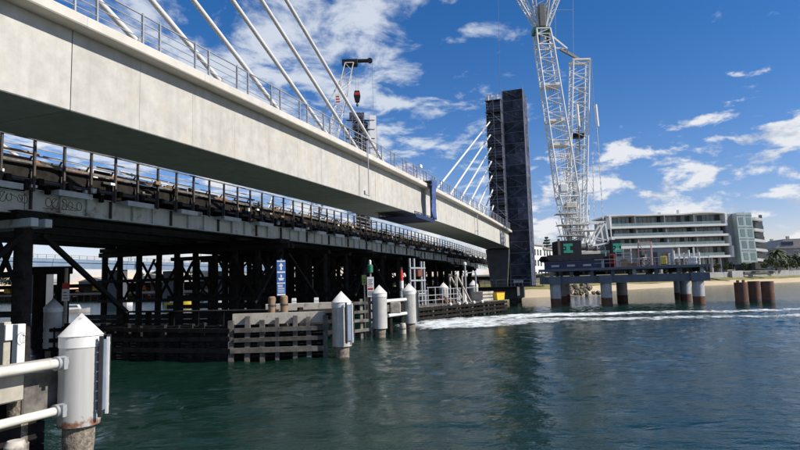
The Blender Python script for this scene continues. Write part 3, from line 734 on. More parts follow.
for u in (52.0, 57.0, 67.5, 73.5, 85.5, 91.5, 103.5, 109.5):
    if True:
        hd = MB().bev(u - 0.3, u + 0.3, 0.6, 20.0, 6.9, 7.3, 0.02).build('crosshead', G['black_timber'], od)
        for y in np.arange(1.2, 20, 2.2): place(col_me, 'pile', hd, (u, y, 0))
        for k, y in enumerate(np.arange(1.2, 17, 4.4)): MB().bar((u - 0.3, y, 2.6 if k % 2 else 6.4), (u - 0.3, y + 4.4, 6.4 if k % 2 else 2.6), 0.1, 0.26, up=(1, 0, 0)).build('brace', G['black_timber'], hd)
        for z in (1.0, 1.9, 2.9): MB().box(u - 0.42, u - 0.31, 0.3, 20.3, z - 0.22, z + 0.22).build('waler', G['black_timber'], hd)
# rusty bearing stringers under the deck between girders
for y in (3.2, 7.4, 11.8, 16.3):
    MB().box(OU0, 130, y - 0.16, y + 0.16, 7.95, 8.42).build('stringer', G['black_timber'], od)
# spray-painted scrawl on the first girder panels
def scrawl(name, strokes, u0, z0, sc_, y, w=0.022):
    m_ = MB()
    for s in strokes:
        pts = [(u0 + p * sc_, y, z0 + q * sc_) for p, q in s]
        for a, b in zip(pts, pts[1:]): m_.bar(a, b, 0.006, w, up=(0, 0, 1) if abs(b[0] - a[0]) > abs(b[2] - a[2]) else (1, 0, 0))
    return m_.build(name, G['ink'], od)
arc = lambda cx_, cy_, r_, a0, a1, n=7, sx=1.0: [(cx_ + sx * r_ * math.cos(R(a0 + (a1 - a0) * k / n)), cy_ + r_ * math.sin(R(a0 + (a1 - a0) * k / n))) for k in range(n + 1)]
def scribble(n, seed, w, h):
    r_ = random.Random(seed); pts = []; x = 0.0
    for k in range(n):
        c = x + r_.uniform(.1, .25) * w; r1 = h * r_.uniform(.25, .5)
        pts += [(c + r1 * .7 * math.cos(j * .8 + k), h * .5 + r1 * math.sin(j * .8 + k)) for j in range(8)]
        x += w / n
    return [pts]
scrawl('graffiti', scribble(6, 3, 1.9, .62) + [[(-.05, .0), (1.95, .08)]], 20.9, 8.0, 1.0, .793, .028)
scrawl('graffiti', scribble(5, 8, 1.6, .6), 18.3, 8.02, 1.0, .793, .026)
scrawl('graffiti', scribble(5, 5, 1.0, .26), 21.3, 8.66, 1.0, .60, .018)

# plastic road barriers standing along the old deck
bar_me = {}
for c in ('orange', 'red', 'sign_white'):
    bar_me[c] = MB().prism([(-0.28, 0), (0.28, 0), (0.28, 0.12), (0.13, 0.30), (0.10, 0.92), (-0.10, 0.92), (-0.13, 0.30), (-0.28, 0.12)], -0.75, 0.75, 'x').mesh('body', G[c])
r5 = random.Random(21)
seq = [(22.0, 'orange'), (23.8, 'red'), (26.4, 'orange'), (31.4, 'orange'), (33.4, 'sign_white'), (36.6, 'orange'), (39.0, 'sign_white'), (44.4, 'orange'), (50.0, 'orange')]
where = ['orange plastic road barrier on the old deck, leftmost of them', 'red plastic road barrier on the old deck beside an orange one', 'orange plastic road barrier on the old deck, second orange from the left', 'orange plastic road barrier on the old deck, third orange from the left', 'white plastic road barrier on the old deck, nearer of the two white', 'orange plastic road barrier on the old deck between the two white ones', 'white plastic road barrier on the old deck, farther of the two white', 'orange plastic road barrier on the old deck, second farthest from the camera', 'orange plastic road barrier on the old deck, farthest from the camera']
for (u, c), lb in zip(seq, where):
    t = thing('road_barrier', lb, 'barrier', B(u, OV0 + 2.1, zt(u) - 1.45), ROT, 'plastic barriers along the old bridge deck')
    place(bar_me[c], 'body', t)
    MB().box(-0.5, -0.3, -0.32, -0.285, 0.02, 0.12).box(0.3, 0.5, -0.32, -0.285, 0.02, 0.12).build('foot', G['rubber'], t)
# raking props of a construction hoarding on the far side of the old deck
t = thing('steel_prop_frame', 'white raking steel props standing on the old bridge deck', 'prop frame', B(47, OV0 + 5, zt(47) - 1.45), ROT)
for k in range(4):
    x = k * 4.0
    MB().tube((x, 0, 0), (x + 1.6, 0, 2.9), 0.07, n=8).tube((x + 1.6, 0, 0), (x + 1.6, 0, 2.9), 0.07, n=8).build('prop', G['white_steel'], t)
MB().tube((1.4, 0, 2.9), (14, 0, 2.9), 0.06, n=8).build('top_tube', G['white_steel'], t)
t = thing('steel_brace_frame', 'white diagonal steel brace on the old deck at the left edge', 'prop frame', B(19.0, OV0 + 1.6, zt(19) - 1.45), ROT)
MB().tube((-1.6, 0, 2.2), (2.6, 0, 0.0), 0.10, n=8).build('diagonal', G['white_steel'], t)
MB().tube((-1.6, 0, 0), (-1.6, 0, 2.3), 0.08, n=8).build('upright', G['white_steel'], t)
for z in (0.25, 0.5, 0.8): MB().bar((-4, 0.1, z), (1.5, 0.1, z), 0.08, 0.16).build('board', G['sign_white'], t)
# ------------------------------------------------------------------ white conical fender piles
def rust_sleeve():
    m = bpy.data.materials.new('sleeve_rusting'); m.use_nodes = True; t = m.node_tree; b = t.nodes['Principled BSDF']; b.inputs['Roughness'].default_value = 0.6
    tc_ = t.nodes.new('ShaderNodeTexCoord'); sp = t.nodes.new('ShaderNodeSeparateXYZ'); t.links.new(tc_.outputs['Object'], sp.inputs[0])
    n = t.nodes.new('ShaderNodeTexNoise'); n.inputs['Scale'].default_value = 5; n.inputs['Detail'].default_value = 8; t.links.new(tc_.outputs['Object'], n.inputs['Vector'])
    mp = t.nodes.new('ShaderNodeMapping'); mp.inputs['Scale'].default_value = (5, 5, 0.35); t.links.new(tc_.outputs['Object'], mp.inputs[0])
    n2 = t.nodes.new('ShaderNodeTexNoise'); n2.inputs['Scale'].default_value = 1.5; n2.inputs['Detail'].default_value = 5; t.links.new(mp.outputs[0], n2.inputs['Vector'])
    a = t.nodes.new('ShaderNodeMath'); a.operation = 'MULTIPLY_ADD'; t.links.new(n.outputs[0], a.inputs[0]); a.inputs[1].default_value = 0.9; a.inputs[2].default_value = 0.47
    s = t.nodes.new('ShaderNodeMath'); s.operation = 'SUBTRACT'; t.links.new(a.outputs[0], s.inputs[0]); t.links.new(sp.outputs[2], s.inputs[1])
    mr = t.nodes.new('ShaderNodeMapRange'); t.links.new(s.outputs[0], mr.inputs[0]); mr.inputs[1].default_value = 0.0; mr.inputs[2].default_value = 0.16
    mx0 = t.nodes.new('ShaderNodeMix'); mx0.data_type = 'RGBA'; t.links.new(n2.outputs[0], mx0.inputs[0]); mx0.inputs[6].default_value = (0.54, 0.535, 0.50, 1); mx0.inputs[7].default_value = (0.33, 0.325, 0.30, 1)
    mx = t.nodes.new('ShaderNodeMix'); mx.data_type = 'RGBA'; t.links.new(mr.outputs[0], mx.inputs[0]); t.links.new(mx0.outputs[2], mx.inputs[6]); mx.inputs[7].default_value = (0.20, 0.085, 0.045, 1)
    t.links.new(mx.outputs[2], b.inputs['Base Color']); return m
G['sleeve_rusting'] = rust_sleeve()
def fender_pile(loc, r, top, label, face=None, rz=0.0, sleeve='pile_sleeve', zs=0.62, posts=True):
    t = thing('fender_pile', label, 'pile', loc, rz, 'white conical fender piles')
    MB().lathe([(r * .70, -2.5), (r * .70, 0.2), (r * .74, zs * .55), (r * .72, zs + .05)], 20, jit=0.03).build('concrete_core', G['barnacle'], t)
    cz = top - r * 1.12                              # foot of the cone
    MB().lathe([(r * .965, zs), (r * .965, cz - .24)], 28).build('sleeve', G[sleeve], t)
    cap = MB().lathe([(r * 1.0, cz - .26), (r * 1.0, cz)], 24).build('cap_band', G['pile_cap_white'], t)
    m_ = MB(); n = 28                               # cone of folded sheet
    ring = [(r * 1.04 * math.cos(2 * math.pi * k / n), r * 1.04 * math.sin(2 * math.pi * k / n), cz) for k in range(n)]
    m_.add(ring + [(0, 0, top)], [(k, (k + 1) % n, n) for k in range(n)], True).add(ring, [tuple(range(n - 1, -1, -1))])
    m_.build('cone', G['pile_cap_white'], t)
    if face is not None:
        # rubbing strip: two dark posts, a pale facing between them, held off the sleeve by brackets
        d = Vector((math.cos(face), math.sin(face), 0)); s = Vector((-d.y, d.x, 0))
        zz0, zz1 = zs + 0.18, cz - 0.02
        for k, a in enumerate((-0.26, 0.26)):
            c = d * (r + 0.07) + s * a * r * 2
            MB().bar(c + Vector((0, 0, zz0)), c + Vector((0, 0, zz1)), 0.065, 0.08, up=d).build('rubber_post', G['rubber'], t)
        c = d * (r + 0.04)
        MB().bar(c + Vector((0, 0, zz0 + .12)), c + Vector((0, 0, zz1 - .1)), 0.34 * r * 2, 0.07, up=d).build('facing_panel', G['fender_face'], t)
        e = MB(); c2 = d * (r + 0.09)
        e.bar(c2 + s * .15 * r * 2 + Vector((0, 0, zz0)), c2 + s * .15 * r * 2 + Vector((0, 0, zz1 - .05)), 0.05, 0.06, up=d)
        e.build('facing_edge', G['pile_cap_white'], t)
        e = MB()
        for z in np.linspace(zz0 + .15, zz1 - .15, 8): e.bar(d * (r * .95) - s * .26 * r * 2 + Vector((0, 0, z)), d * (r + .10) - s * .26 * r * 2 + Vector((0, 0, z)), 0.025, 0.03)
        for z in (zz0 + .2, (zz0 + zz1) / 2, zz1 - .2): e.bar(d * (r * .9) + s * .3 * r + Vector((0, 0, z)), d * (r + .10) + s * .5 * r + Vector((0, 0, z)), 0.05, 0.06)
        e.build('bracket', G['galv'], t)
    return t
NP = at(79.5, 400, 13.75); NP.z = 0
fender_pile(NP, 0.465, 3.31, 'big white conical pile with rusting foot at the left front', face=R(8), sleeve='sleeve_rusting', zs=0.76)
P2 = at(342, 340, 30.6); P2.z = 0
fender_pile(P2, 0.52, 3.47, 'white conical pile with dark rubbing strips at the timber fender end', face=R(-38))
P3 = at(380, 320, 41.8); P3.z = 0
fender_pile(P3, 0.54, 3.72, 'white conical pile beside the green channel light')
P4 = at(410, 318, 46.3); P4.z = 0
fender_pile(P4, 0.56, 3.78, 'white conical pile where the white wash begins', face=R(5))
P5 = at(444, 300, 73.0); P5.z = 0
fender_pile(P5, 0.60, 3.75, 'white conical pile behind the stage, left of the timber trestle')
P6 = at(474, 300, 79.0); P6.z = 0
fender_pile(P6, 0.64, 3.95, 'white conical pile behind the stage, right of the timber trestle')
P7 = at(53, 320, 34.0); P7.z = 0
fender_pile(P7, 0.50, 3.50, 'shaded conical pile under the old bridge at the left')

# ------------------------------------------------------------------ near fender at the left edge
un, vn = uv_of(NP.x, NP.y)
t = thing('pipe_fender', 'cream steel fender pipes clamped to the big near pile', 'fender', B(un, vn, 0), ROT)
for z, r in ((2.22, 0.105), (1.18, 0.095)):
    pp = MB().tube((-5.2, 0.0, z), (-0.48, 0.0, z), r, n=14).build('fender_pipe', G['pipe_cream'], t)
    MB().tube((-0.66, 0.0, z), (-0.44, 0.0, z), r + 0.05, n=14).box(-0.60, -0.50, -0.2, -0.08, z - 0.13, z + 0.13).build('clamp', G['galv'], pp)
MB().box(-5.2, -0.5, 0.06, 0.34, 2.26, 2.32).build('top_board', G['pale_timber'], t)
t = thing('mooring_beam', 'weathered pale concrete beam behind the cream fender pipes', 'beam', B(un, vn + 0.35, 0), ROT)
MB().bev(-5.2, -1.1, 0.0, 0.55, 1.50, 2.05, 0.03).build('beam', G['pale_timber'], t)
MB().bev(-5.2, -0.62, 0.15, 0.5, 0.55, 1.05, 0.03).build('lower_beam', G['black_timber'], t)
for k in range(9): MB().bev(-6.0, .2, .95, 1.1, -.6 + k * .27, -.6 + k * .27 + .25, .015).build('back_board', G['black_timber'], t)
MB().bev(-1.05, -.1, .1, .6, 1.1, 2.0, .03).build('dark_block', G['grey_timber'], t)
for x in (-4.2, -2.4, -0.95): MB().tube((x, 0.35, -2.2), (x, 0.35, 1.5), 0.22, n=10).build('support_pile', G['barnacle'], t)
t = thing('timber_stub_pile', 'short pale timber pile at the bottom left corner', 'pile', B(un - 1.75, vn - 0.30, 0), ROT)
MB().lathe([(0.20, -2.5), (0.20, 0.75), (0.15, 0.86)], 12, jit=0.04).build('shaft', G['pale_timber'], t)
MB().lathe([(0.22, 0.55), (0.22, 0.62)], 12).build('strap', G['galv'], t)
def qpost(x, y0, y1, Y, w, name, label, material, cat='post', sub=None):
    p = at(x, y1, Y); q = at(x, y0, Y)
    t = thing(name, label, cat, (p.x, p.y, 0), ROT)
    MB().bev(-w / 2, w / 2, -w / 2, w / 2, -2.2, q.z, 0.02).build('shaft', G[material], t)
    if sub: sub(t, q.z, w)
    return t
def gb(t, z, w):
    MB().bev(-w / 2 - .02, w / 2 + .02, -w / 2 - .12, -w / 2 - .005, z - .75, z - .1, 0.02).build('white_box', G['sign_white'], t)
qpost(4, 322, 360, 24.0, 0.30, 'fender_post', 'old post with a white box at the left edge', 'pale_timber', sub=gb)
def gg(t, z, w):
    m_ = MB()
    for s in ([(x_ - .1 , -.85 + y_) for x_, y_ in scribble(3, 14, .16, .55)[0]],):
        for a, b in zip(s, s[1:]): m_.bar((a[0], -w / 2 - .006, z + a[1]), (b[0], -w / 2 - .006, z + b[1]), 0.004, 0.014, up=(0, 1, 0))
    m_.build('graffiti', G['ink'], t)
qpost(18, 324, 360, 23.0, 0.32, 'fender_post', 'white post with scrawled graffiti at the left edge', 'sign_white', sub=gg)

# ------------------------------------------------------------------ timber fender under the bridges
def fender(name, label, poly, walers, post_sp, cap=None, mats=('grey_timber', 'black_timber'), top=2.0, bottom=-1.2, group=None):
    """poly = list of (u, v); walers = [(z, height)]; everything in the frame of the first point"""
    o = poly[0]; t = thing(name, label, 'fender', B(o[0], o[1]), ROT, group)
    for si, (a, b) in enumerate(zip(poly, poly[1:])):
        a = Vector((a[0] - o[0], a[1] - o[1], 0)); b = Vector((b[0] - o[0], b[1] - o[1], 0)); d = b - a; ln = d.length; d.normalize(); nrm = Vector((d.y, -d.x, 0))
        mid = (a + b) / 2 + Vector((o[0], o[1], 0))
        if (mid + nrm).length > mid.length: nrm = -nrm
        mt = mats[min(si, len(mats) - 1)] if isinstance(mats, list) else mats[0]
        m2 = mats[min(si, len(mats) - 1)] if isinstance(mats, list) else mats[1]
        for z, hgt in walers:
            j1, j2 = rnd.uniform(-.35, .25), rnd.uniform(-.1, .35)
            MB().bar(a + d * j1 * (ln > 2) + nrm * .16 + Vector((0, 0, z + rnd.uniform(-.06, .06))), b + d * j2 * (ln > 2) * (si == len(poly) - 2) + nrm * .16 + Vector((0, 0, z + rnd.uniform(-.06, .06))), 0.16, hgt * rnd.uniform(.85, 1.1)).build('waler', G[mt], t)
        n = max(1, int(ln / post_sp))
        for k in range(n + 1):
            p = a + d * (ln * k / n + rnd.uniform(-.1, .1) * (0 < k < n))
            tl_ = d * rnd.uniform(-.05, .05); w_ = rnd.uniform(.19, .27)
            MB().bar(p + Vector((0, 0, bottom)), p + tl_ + Vector((0, 0, top + rnd.uniform(-.22, .10) + (.32 if cap and cap[si] else 0))), w_, w_, up=d).build('post', G[m2], t)  # on capped runs dark posts overlap the beam, standing in for shaded notches
        if cap and cap[si]:
            z0, z1, cm = cap[si]
            L_ = MB(); dd = nrm * 0.02
            pa, pb = a - nrm * .33, b - nrm * .33
            L_.bar(pa + Vector((0, 0, (z0 + z1) / 2)), pb + Vector((0, 0, (z0 + z1) / 2)), 0.34, z1 - z0).build('cap_beam', G[cm], t)
    return t
fA = fender('timber_fender', 'dark timber fender grid under the bridges with pale end beam',
       [(25.0, 31.0), (25.4, 25.2), (25.75, 18.6), (27.6, 14.15)], [(1.62, .22), (1.12, .22), (0.58, .24)], 0.78, cap=[None, None, (1.85, 2.42, 'pale_timber')], mats=['black_timber', 'black_timber', 'shaded_timber'], top=1.95)  # shade on grid and wing is put into their timber colours
wa, wb = Vector((25.75 - 25.0, 18.6 - 31.0, 0)), Vector((27.6 - 25.0, 14.15 - 31.0, 0)); wn = Vector((-(wb - wa).y, (wb - wa).x, 0)).normalized()
if (wa + Vector((25, 31, 0)) + wn).length < (wa + Vector((25, 31, 0))).length: wn = -wn
for k in range(12):
    zz = Vector((0, 0, -.5 + k * .19)); MB().bar(wa + wn * .62 + zz, wb + wn * .62 + zz, .1, .165).build('back_board', G['black_timber'], fA)  # boards added so the open gaps of the wing look dark
# boarding added so the gaps of the dark grid stay dark
for k in range(15):
    for a_, b_ in (((.42, .55), (-5.6, .4)), ((.62, .8), (-12.2, -5.7))):
        MB().bev(a_[0], a_[1], b_[0], b_[1], -.55 + k * .16, -.55 + k * .16 + .135, .01).build('back_board', G['black_timber'], fA)
o = fA
t = thing('loose_timber_beam', 'pale squared beam lying behind the lit fender wing', 'beam', B(31.6, 17.6, 2.3), R(8))
MB().bev(-2.3, 2.3, -0.2, 0.2, 0, 0.45, 0.03).build('beam', G['pale_timber'], t)
MB().box(-2.0, -1.8, -0.15, 0.15, -3.6, 0.0).box(1.6, 1.8, -0.15, 0.15, -3.6, 0.0).build('trestle', G['black_timber'], t)
for (x, nm) in ((-0.6, 'white marker block on the pale squared beam, left one'), (0.75, 'white marker block on the pale squared beam, right one')):
    q = B(31.6, 17.6, 2.75) + Vector((x * math.cos(R(8)), x * math.sin(R(8)), 0))
    b_ = thing('marker_block', nm, 'block', q, R(8), 'white marker blocks'); MB().bev(-.14, .14, -.12, .12, 0, .3, .02).build('body', G['sign_white'], b_)
    MB().box(-.15, .15, -.13, .13, .1, .14).build('band', G['galv'], b_)
# rear timber deck of the fender, in shade
t = thing('fender_walkway', 'shaded timber walkway behind the dark fender grid', 'walkway', B(30.5, 24.0, 0), ROT)
for k in range(6): MB().bev(-0.6 + k * .21, -0.42 + k * .21, -5.2, 6.5, 2.35, 2.43, .01).build('plank', G['black_timber'], t)
for y in np.arange(-5, 6.6, 1.9):
    MB().tube((0, y, -2), (0, y, 2.35), 0.2, n=8).build('pile', G['black_timber'], t)
# brown stub piles and the blue notice
for x, y0, lb in ((272, 297, 'brown timber stub pile left of the blue notice'), (284, 296, 'brown timber stub pile under the blue notice')):
    p = at(x, y0, 31.5)
    t = thing('stub_pile', lb, 'pile', (p.x, p.y, 0), 0.3, 'stub piles by the blue notice')
    MB().lathe([(.21, -2.4), (.20, p.z - .05), (.14, p.z + .03)], 10, jit=.05).build('shaft', G['brown_timber'], t)
    MB().lathe([(.225, p.z - .5), (.225, p.z - .42)], 10).build('band', G['dark_steel'], t)
p = at(281, 260, 32.3); q = at(281, 296, 32.3)
t = thing('notice_board', 'tall blue notice board with white pictograms on a post', 'sign', (p.x, p.y, 0), R(12))
MB().tube((0, .06, -2.2), (0, .06, p.z + .05), .05, n=8).build('post', G['galv'], t)
bd = MB().bev(-.24, .24, -.03, .0, q.z, p.z, .008).build('board', G['sign_blue'], t)
hh = p.z - q.z
m_ = MB()
for a, b in ((.02, .06), (.34, .37), (.64, .68), (.95, .98)): m_.box(-.22, .22, -.037, -.0305, q.z + a * hh, q.z + b * hh)
for a in (.10, .15, .20, .25, .285): m_.box(-.18, .18 - .1 * (a > .2), -.037, -.0305, q.z + a * hh, q.z + (a + .02) * hh)
m_.build('white_bars', G['sign_white'], bd)
m_ = MB()                                            # pictograms: a hull with its wave, and an arrow
m_.prism([(-.16, q.z + .50 * hh), (.16, q.z + .50 * hh), (.10, q.z + .43 * hh), (-.10, q.z + .43 * hh)], -.037, -.0305)
m_.build('pictogram', G['sign_white'], bd); m_ = MB()
m_.prism([(-.04, q.z + .51 * hh), (.05, q.z + .51 * hh), (.05, q.z + .58 * hh), (-.04, q.z + .60 * hh)], -.037, -.0305)
m_.build('pictogram', G['sign_white'], bd); m_ = MB()
m_.prism([(-.05, q.z + .72 * hh), (.05, q.z + .72 * hh), (.05, q.z + .83 * hh), (.13, q.z + .83 * hh), (0, q.z + .92 * hh), (-.13, q.z + .83 * hh), (-.05, q.z + .83 * hh)], -.037, -.0305)
m_.build('pictogram', G['sign_white'], bd)

# ladder-like frame between the second and third white pile
pa, pb = at(349, 320, 41.0), at(374, 320, 42.0)
t = fender('timber_ladder_fender', 'grey open timber frame left of the channel light', [uv_of(pa.x, pa.y), uv_of(pb.x, pb.y)], [(2.5, .2), (1.85, .2), (1.2, .2), (.55, .22)], 0.85, mats=['grey_timber'], top=2.7)
# behind the second pile
pa, pb = at(300, 330, 34.5), at(336, 330, 36.0)
fender('timber_back_fender', 'dark timber frame behind the second white pile', [uv_of(pa.x, pa.y), uv_of(pb.x, pb.y)], [(2.3, .25), (1.6, .22), (.9, .22)], 0.9, mats=['black_timber'], top=2.5)
# white pipes between third and fourth pile
t = thing('white_pipe_fender', 'white fender pipes between the third and fourth conical pile', 'fender', (P3.x, P3.y, 0), 0)
d = P4 - P3
for z in (2.50, 1.42):
    a = d * .12 + Vector((0, .2, z)); b = d * .88 + Vector((0, .2, z))
    MB().tube(a, b, .13, n=10).build('fender_pipe', G['pile_cap_white'], t)
MB().bar(d * .1 + Vector((0, .75, 1.95)), d * .9 + Vector((0, .75, 1.95)), .12, .5).build('back_board', G['grey_timber'], t)
MB().bev(.75, 1.5, .5, 1.0, 1.62, 2.42, .05).build('pale_block', G['pale_timber'], t)
for k in (.3, .7): MB().tube(d * k + Vector((0, .75, -2)), d * k + Vector((0, .75, 2.6)), .18, n=8).build('post', G['black_timber'], t)
t = thing('concrete_stub', 'pale concrete stub standing in the water between two conical piles', 'pile', at(403, 330, 44.6) * 1.0, 0)
t.location.z = 0
MB().lathe([(.24, -2), (.24, .55), (.2, .75)], 10, jit=.05).build('shaft', G['pale_timber'], t)
MB().lathe([(.26, .30), (.26, .36)], 10).build('band', G['dark_steel'], t)
# channel light and notices
p = at(370, 262, 46.0); q = at(370, 305, 46.0)
t = thing('channel_light', 'green channel light above a white notice on a post', 'light', (p.x, p.y, 0), 0)
MB().tube((0, .1, -2), (0, .1, p.z - .1), .07, n=8).build('post', G['galv'], t)
z1 = at(370, 270, 46).z
MB().lathe([(.22, z1 - .2), (.22, z1 + .35), (.12, z1 + .45)], 12).build('lantern_house', G['nav_green'], t)
MB().lathe([(.10, z1 + .45), (.10, z1 + .72), (.04, z1 + .8)], 10).build('lens', G['sign_white'], t)
za, zb = at(370, 297, 46).z, at(370, 277, 46).z
bd = MB().bev(-.26, .26, -.02, .02, za, zb, .006).build('notice', G['sign_white'], t)
MB().box(-.2, .2, -.028, -.021, za + .55, za + .72).box(-.2, .12, -.028, -.021, za + .85, za + .9).build('red_mark', G['red'], bd)
m_ = MB()
for k in range(4): m_.box(-.2, .2 - .05 * (k % 3), -.028, -.021, za + .12 + k * .09, za + .16 + k * .09)
for k in range(3): m_.box(-.18, .18 - .06 * (k % 2), -.028, -.021, za + 1.0 + k * .16, za + 1.06 + k * .16)
m_.build('lettering', G['ink'], bd)
p = at(364, 275, 46.3); q = at(364, 285, 46.3)
t = thing('lime_notice', 'small lime yellow notice beside the channel light', 'sign', (p.x, p.y, 0), 0)
MB().tube((0, .05, -2), (0, .05, p.z), .04, n=6).build('post', G['galv'], t)
bd = MB().bev(-.18, .18, -.03, .0, q.z, p.z, .005).build('board', G['sign_lime'], t)
MB().box(-.12, .12, -.036, -.031, q.z + .2, q.z + .26).box(-.12, .08, -.036, -.031, q.z + .4, q.z + .46).build('bars', G['ink'], bd)
# red and white notice on the left under the old bridge
p = at(66, 283, 40.0); q = at(66, 301, 40.0)
t = thing('red_white_notice', 'red over white notice on a pale post under the old bridge', 'sign', (p.x, p.y, 0), R(25))
MB().tube((0, .12, -2.2), (0, .12, at(66, 268, 40).z), .11, n=8).build('post', G['pale_timber'], t)
zm = at(66, 289, 40).z
bd = MB().bev(-.23, .23, -.02, .01, q.z, zm, .005).build('white_board', G['sign_white'], t)
MB().bev(-.23, .23, -.02, .01, zm + .01, p.z, .005).build('red_board', G['red'], t)
m_ = MB()
for k in range(3): m_.box(-.15, .15 - .05 * k, -.028, -.021, q.z + .15 + k * .2, q.z + .2 + k * .2)
m_.build('lettering', G['ink'], bd)

# timber portal (old dolphin) at the left
p = at(52, 268, 42.0)
t = thing('timber_portal', 'dark two-legged timber dolphin with a cap under the old bridge', 'dolphin', (p.x, p.y, 0), R(20))
MB().bev(-1.3, 1.3, -.3, .3, p.z - .45, p.z + .1, .03).build('cap', G['black_timber'], t)
for x in (-.75, .75): MB().tube((x, 0, -2.2), (x, 0, p.z - .44), .42, n=10).build('leg', G['black_timber'], t)
MB().bar((-.9, -.42, 1.0), (.9, -.42, p.z - .9), .12, .25, up=(0, 1, 0)).build('brace', G['black_timber'], t)
# low pontoon behind it
p = at(60, 312, 52.0)
t = thing('pontoon', 'low sandy coloured pontoon behind the timber dolphin', 'pontoon', (p.x, p.y, 0), R(18))
MB().bev(-7, 4, -1.6, 1.6, -.4, .75, .05).build('hull', G['wharf_dark'], t)
MB().bev(-7, 4, -1.55, 1.55, .752, .86, .02).build('deck', G['sand'], t)
for x in (-6, -2, 2): MB().tube((x, -1.3, .86), (x, -1.3, 1.2), .1, n=8).build('bollard', G['dark_steel'], t)
p = at(27, 306, 50.0)
t = thing('domed_buoy', 'white domed mooring buoy near the left edge', 'buoy', (p.x, p.y, 1.0), 0)
MB().lathe([(.75, 0.0), (.9, .3), (.8, .75), (.5, 1.02), (.1, 1.12)], 14).build('dome', G['sign_white'], t)
MB().lathe([(.95, -1.3), (.95, 0.05)], 14).build('float', G['wharf_dark'], t)

# ------------------------------------------------------------------ timber stage with site gear
sa, sb = (53.6, 17.6), (71.0, 11.9)
STG = thing('timber_stage', 'long low timber work stage with dark rubbing walers', 'stage', B(*sa), math.atan2((B(*sb) - B(*sa)).y, (B(*sb) - B(*sa)).x))
SL = (B(*sb) - B(*sa)).length; SR = STG.rotation_euler[2]
for z in (1.18, .72, .30): MB().bar((-.3, -.18, z), (SL, -.18, z), .14, .26).build('waler', G['black_timber'], STG)
for k in range(int(SL / .85)):
    x = .2 + k * .85
    MB().bev(x - .12, x + .12, -.1, .14, -1.4, 1.32, .02).build('post', G['grey_timber' if k % 3 == 0 else 'black_timber'], STG)
for k in range(12): MB().bev(-.2, SL - .1, .15 + k * .36, .15 + k * .36 + .34, 1.33, 1.42, .01).build('deck_plank', G['grey_timber'], STG)
for x in np.arange(1, SL, 3.4):
    for y in (1.2, 3.6): MB().tube((x, y, -2.4), (x, y, 1.33), .24, n=8).build('pile', G['black_timber'], STG)
for x in (6.0, 7.7, 9.2, 10.8, 12.6): MB().lathe([(.15, 1.32), (.17, 1.5), (.1, 1.6)], 8, (x, -.05)).build('bollard', G['sign_white'], STG)
c_, s_ = math.cos(SR), math.sin(SR)
def on_stage(name, label, cat, x, y, rz=0.0, group=None):
    q = STG.location + Vector((c_ * x - s_ * y, s_ * x + c_ * y, 1.42))
    return thing(name, label, cat, q, SR + rz, group)
t = on_stage('striped_marker_pole', 'red tipped white striped marker pole on the stage', 'pole', .9, 2.4)
MB().tube((0, 0, 0), (0, 0, 2.6), .20, n=10).build('white_shaft', G['sign_white'], t)
MB().tube((0, 0, 2.6), (0, 0, 3.7), .20, .14, n=10).build('red_tip', G['red'], t)
MB().tube((0, 0, .7), (0, 0, .95), .206, n=10).tube((0, 0, 1.6), (0, 0, 1.85), .206, n=10).build('grey_band', G['galv'], t)
MB().lathe([(.12, 3.7), (.12, 3.95)], 8).build('lantern', G['dark_steel'], t)
t = on_stage('pile_gate', 'tall galvanised pile guide frame on the stage', 'frame', 2.6, 2.6)
for x in (0, .75, 2.0, 2.5): MB().bar((x, 0, 0), (x, 0, 4.9 - .3 * (x > 1)), .18, .18, up=(1, 0, 0)).build('upright', G['galv'], t)
for z in (1.2, 2.6, 3.9): MB().bar((-.1, -.12, z), (2.6, -.12, z), .08, .16).build('cross_rail', G['galv'], t)
MB().bev(1.0, 1.8, -.35, .3, 3.0, 3.7, .05).build('clamp_block', G['rust'], t)
for k, (x, h_) in enumerate(((-1.0, 1.6), (1.9, 1.9), (5.4, 1.7))):
    lb = ['tube handrail at the left end of the stage', 'tube handrail in front of the pile guide frame', 'tube handrail right of the timber trestle'][k]
    t = on_stage('stage_handrail', lb, 'handrail', x + 1, .6, group='tube handrails on the stage')
    for a in (0, 1.3, 2.6): MB().tube((a, 0, 0), (a, 0, h_), .05, n=6).build('post', G['galv'], t)
    for z in (.55, 1.05, h_ - .06): MB().tube((-.2, 0, z), (2.8, 0, z), .04, n=6).build('rail', G['galv'], t)
t = on_stage('timber_trestle', 'pale timber A-frame trestle leaning on the stage', 'trestle', 9.0, 1.0)
for y in (0, .9):
    MB().bar((0, y, 0), (.05, y, 3.2), .14, .14, up=(1, 0, 0)).build('upright', G['pale_timber'], t)
    MB().bar((.0, y, 3.2), (2.9, y, .0), .14, .18, up=(0, 1, 0)).build('raker', G['pale_timber'], t)
    MB().bar((1.3, y, .0), (1.2, y, 3.0), .12, .14, up=(1, 0, 0)).build('inner_post', G['pale_timber'], t)
MB().bar((0, -.1, 3.0), (0, 1.0, 3.0), .12, .12).bar((1.25, -.1, 1.6), (1.25, 1.0, 1.6), .12, .12).build('cross_tie', G['brown_timber'], t)
t = on_stage('rusty_drum_stack', 'rust brown steel bundle at the foot of the trestle', 'bundle', 9.6, 2.6)
for k in range(4): MB().tube((-.8, k * .32, .16 + .28 * (k % 2)), (1.2, k * .32, .16 + .28 * (k % 2)), .16, n=8).build('bar', G['rust'], t)
t = on_stage('fender_crate', 'pale open deck crate on the right half of the stage', 'crate', 14.6, 1.0)
for z in (.15, .55, .95): MB().box(0, 2.6, -.04, .04, z - .14, z + .14).box(0, 2.6, 1.46, 1.54, z - .14, z + .14).build('slat', G['pale_timber'], t)
